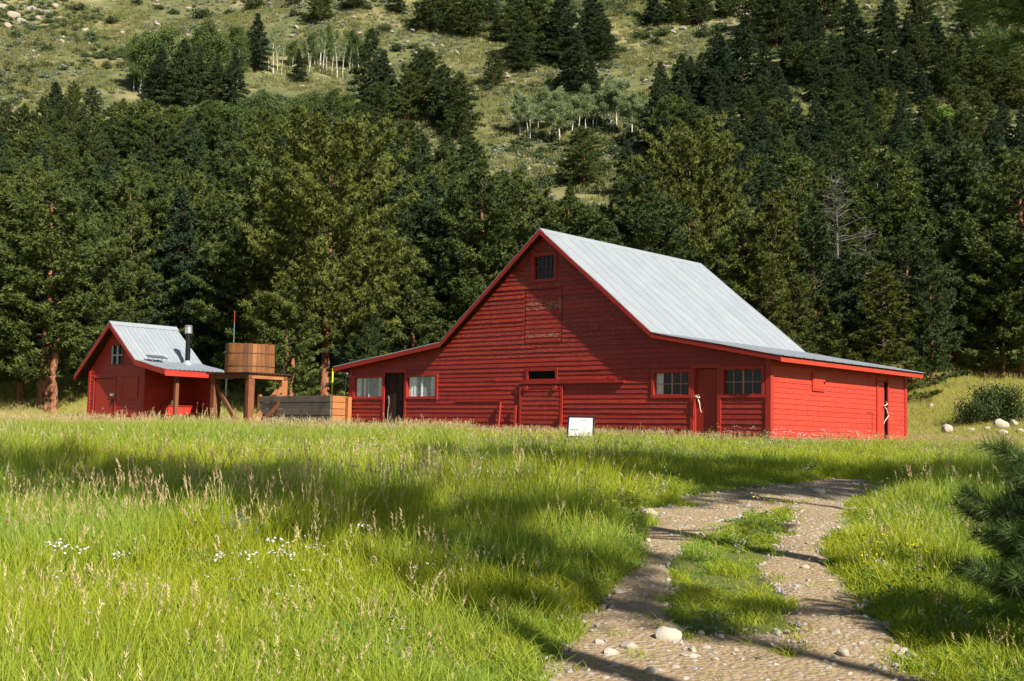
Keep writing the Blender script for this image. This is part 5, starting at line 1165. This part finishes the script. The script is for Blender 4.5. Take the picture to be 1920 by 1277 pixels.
# wildflowers
FL = [forb_mesh(20, 26, .40, flower=PETAL_W, nf=3, fs=.030), forb_mesh(21, 20, .50, flower=PETAL_W, nf=2, fs=.022), forb_mesh(22, 30, .42, flower=PETAL_Y, nf=3, fs=.020), forb_mesh(23, 26, .44, flower=PETAL_P, nf=2, fs=.018, spike=True), forb_mesh(24, 50, .36, mat=SAGE, flower=PETAL_W, nf=2, fs=.016)]
fx, fy, fi, fsz = [], [], [], []
def flowers(px, py, sx, sy, n, kinds, s=1.0):
    for _ in range(n):
        X, Y, Z = ground_at(TR.gauss(px, sx), min(1276, TR.gauss(py, sy)), 5)
        if dirt_mask(X, Y) < .3 and not blocked(np.array(X), np.array(Y)): fx.append(X); fy.append(Y); fi.append(TR.choice(kinds)); fsz.append(s * TR.uniform(.65, .95))
flowers(480, 930, 190, 22, 80, [1, 1, 4, 4, 3], .85); flowers(300, 1000, 220, 40, 10, [1, 1, 4], .8); flowers(120, 1150, 60, 12, 4, [0], 1.1); flowers(430, 1160, 50, 8, 3, [0], 1.1); flowers(540, 1145, 14, 6, 3, [0], 1.2); flowers(700, 1080, 130, 60, 16, [0, 1, 1])
flowers(680, 880, 60, 12, 40, [2], 1.1); flowers(1180, 990, 16, 22, 14, [2]); flowers(950, 900, 200, 25, 60, [1, 4, 2, 3]); flowers(1480, 838, 80, 7, 110, [1, 4, 1, 0], 1.0); flowers(1250, 850, 160, 12, 70, [1, 4, 2]); flowers(440, 1055, 8, 12, 5, [3], 1.2); flowers(1700, 1080, 90, 60, 26, [1, 4, 2]); flowers(600, 850, 380, 22, 90, [4, 2, 3, 1]); flowers(1450, 1010, 20, 6, 8, [2]); flowers(1720, 900, 90, 30, 20, [1, 4]); flowers(350, 1200, 300, 45, 14, [1, 4]); flowers(1650, 850, 200, 14, 50, [4, 2, 1]); flowers(720, 890, 330, 40, 240, [4, 1, 2, 1, 0], .9); flowers(900, 1000, 220, 60, 90, [1, 1, 4, 2], .9)
fx, fy = np.array(fx), np.array(fy)
scatter("wildflowers", np.stack([fx, fy, ground_z(fx, fy)], 1), np.array(fsz), FL, None, .12, np.array(fi), "small white, yellow and violet wildflowers in the grass")
# gravel on the track
def pebble(seed):
    import bmesh
    bm = bmesh.new(); bmesh.ops.create_icosphere(bm, subdivisions=2, radius=1); r = np.random.default_rng(seed); ax = r.uniform(.7, 1.2, 3)
    pl = [(unit(r.normal(0, 1, 3)), r.uniform(.6, .9)) for _ in range(6)]
    for v in bm.verts:
        p = np.array(v.co)
        for n_, d_ in pl:
            k_ = p @ n_
            if k_ > d_: p = p - n_ * (k_ - d_)
        v.co = Vector(p * ax * [1, 1, .6])
    me = bpy.data.meshes.new("pebble"); bm.to_mesh(me); bm.free(); me.polygons.foreach_set("use_smooth", np.ones(len(me.polygons), bool)); me.set_sharp_from_angle(angle=math.radians(30))
    a_ = me.attributes.new("tone", 'FLOAT', 'FACE'); a_.data.foreach_set("value", np.full(len(me.polygons), r.random())); return me
PB = [pebble(700 + i) for i in range(6)]
for i, m_ in enumerate(PB): m_.materials.append([ROCK, PALE, GREYST, ROCK, ROCK, GREYST][i])
r = np.random.default_rng(88); n = 130000; y = np.sqrt(r.random(n) * (24 ** 2 - 4.4 ** 2) + 4.4 ** 2); x = r.uniform(-1, 12, n); dm = dirt_mask(x, y); k = (dm > .42) & (vnoise(x, y, .5, 61) + .3 * fbm(x, y, .12, 2, 63) > .36) & ((y < 15) | (r.random(n) < .55)); x, y = x[k], y[k]
s = .006 + .018 * r.random(len(x)) ** 4 * 1.5 + (r.random(len(x)) < .04) * .026 * r.random(len(x))
scatter("gravel", np.stack([x, y, ground_z(x, y) + .016], 1), s, PB, None, .5, None, "loose pale gravel and pebbles on the dirt track")
# hillside cover
r = np.random.default_rng(91)
def hillpts(n, y0=95, y1=300):
    y = np.sqrt(r.random(n) * (y1 ** 2 - y0 ** 2) + y0 ** 2); x = r.uniform(-.50, .50, n) * y; return x, y
SG = [shrub_mesh(520 + i, 150, .16) for i in range(3)]
for m_ in SG: m_.materials.append(SAGE)
x, y = hillpts(30000); q = fbm(x, y, 14, 3, 71); k = q + r.normal(0, .05, len(x)) > .50; x, y = x[k], y[k]
scatter("sagebrush", np.stack([x, y, ground_z(x, y) - .08], 1), r.uniform(.35, .85, len(x)), SG, .62, .1, None, "grey-green sagebrush covering the hillside")
HG = [blades(40 + i, 40, .5, .3, .8, .05, .5) for i in range(3)]
x, y = hillpts(52000); k = fbm(x, y, 9, 3, 75) > .40; x, y = x[k], y[k]
HGM = grass_mat("hill_blades", (.062, .085, .028), (.15, .16, .055), (.24, .215, .10)); 
for m_ in HG: m_.materials.clear(); m_.materials.append(HGM); m_.materials.append(HGM)
scatter("hill_grass", np.stack([x, y, ground_z(x, y) - .05], 1), r.uniform(.7, 1.4, len(x)), HG, .75, .1, None, "dry yellow-green bunch grass on the hillside")
SB2 = [shrub_mesh(540 + i, 240, .13) for i in range(2)]
for m_ in SB2: m_.materials.append(SHRUB)
x, y = hillpts(26000, 95, 290); k = fbm(x, y, 13, 4, 81) + .10 * sstep(.05, .25, x / y) + r.normal(0, .03, len(x)) > .55; x, y = x[k], y[k]
scatter("low_brush", np.stack([x, y, ground_z(x, y) - .08], 1), r.uniform(.45, 1.1, len(x)), SB2, .8, .1, None, "low dark green brush patches on the hillside")
HR = [pebble(760 + i) for i in range(3)]
for m_ in HR: m_.materials.append(ROCK_HILL)
x, y = hillpts(9000, 120, 300); k = (fbm(x, y, 18, 3, 85) + .16 * sstep(.08, .28, x / y) + .1 * sstep(-.3, -.4, x / y) * sstep(180, 220, y)) > .57; x, y = x[k], y[k]
scatter("scree", np.stack([x, y, ground_z(x, y)], 1), .12 + r.random(len(x)) ** 4 * .6, HR, None, .4, None, "loose granite stones on the hillside")
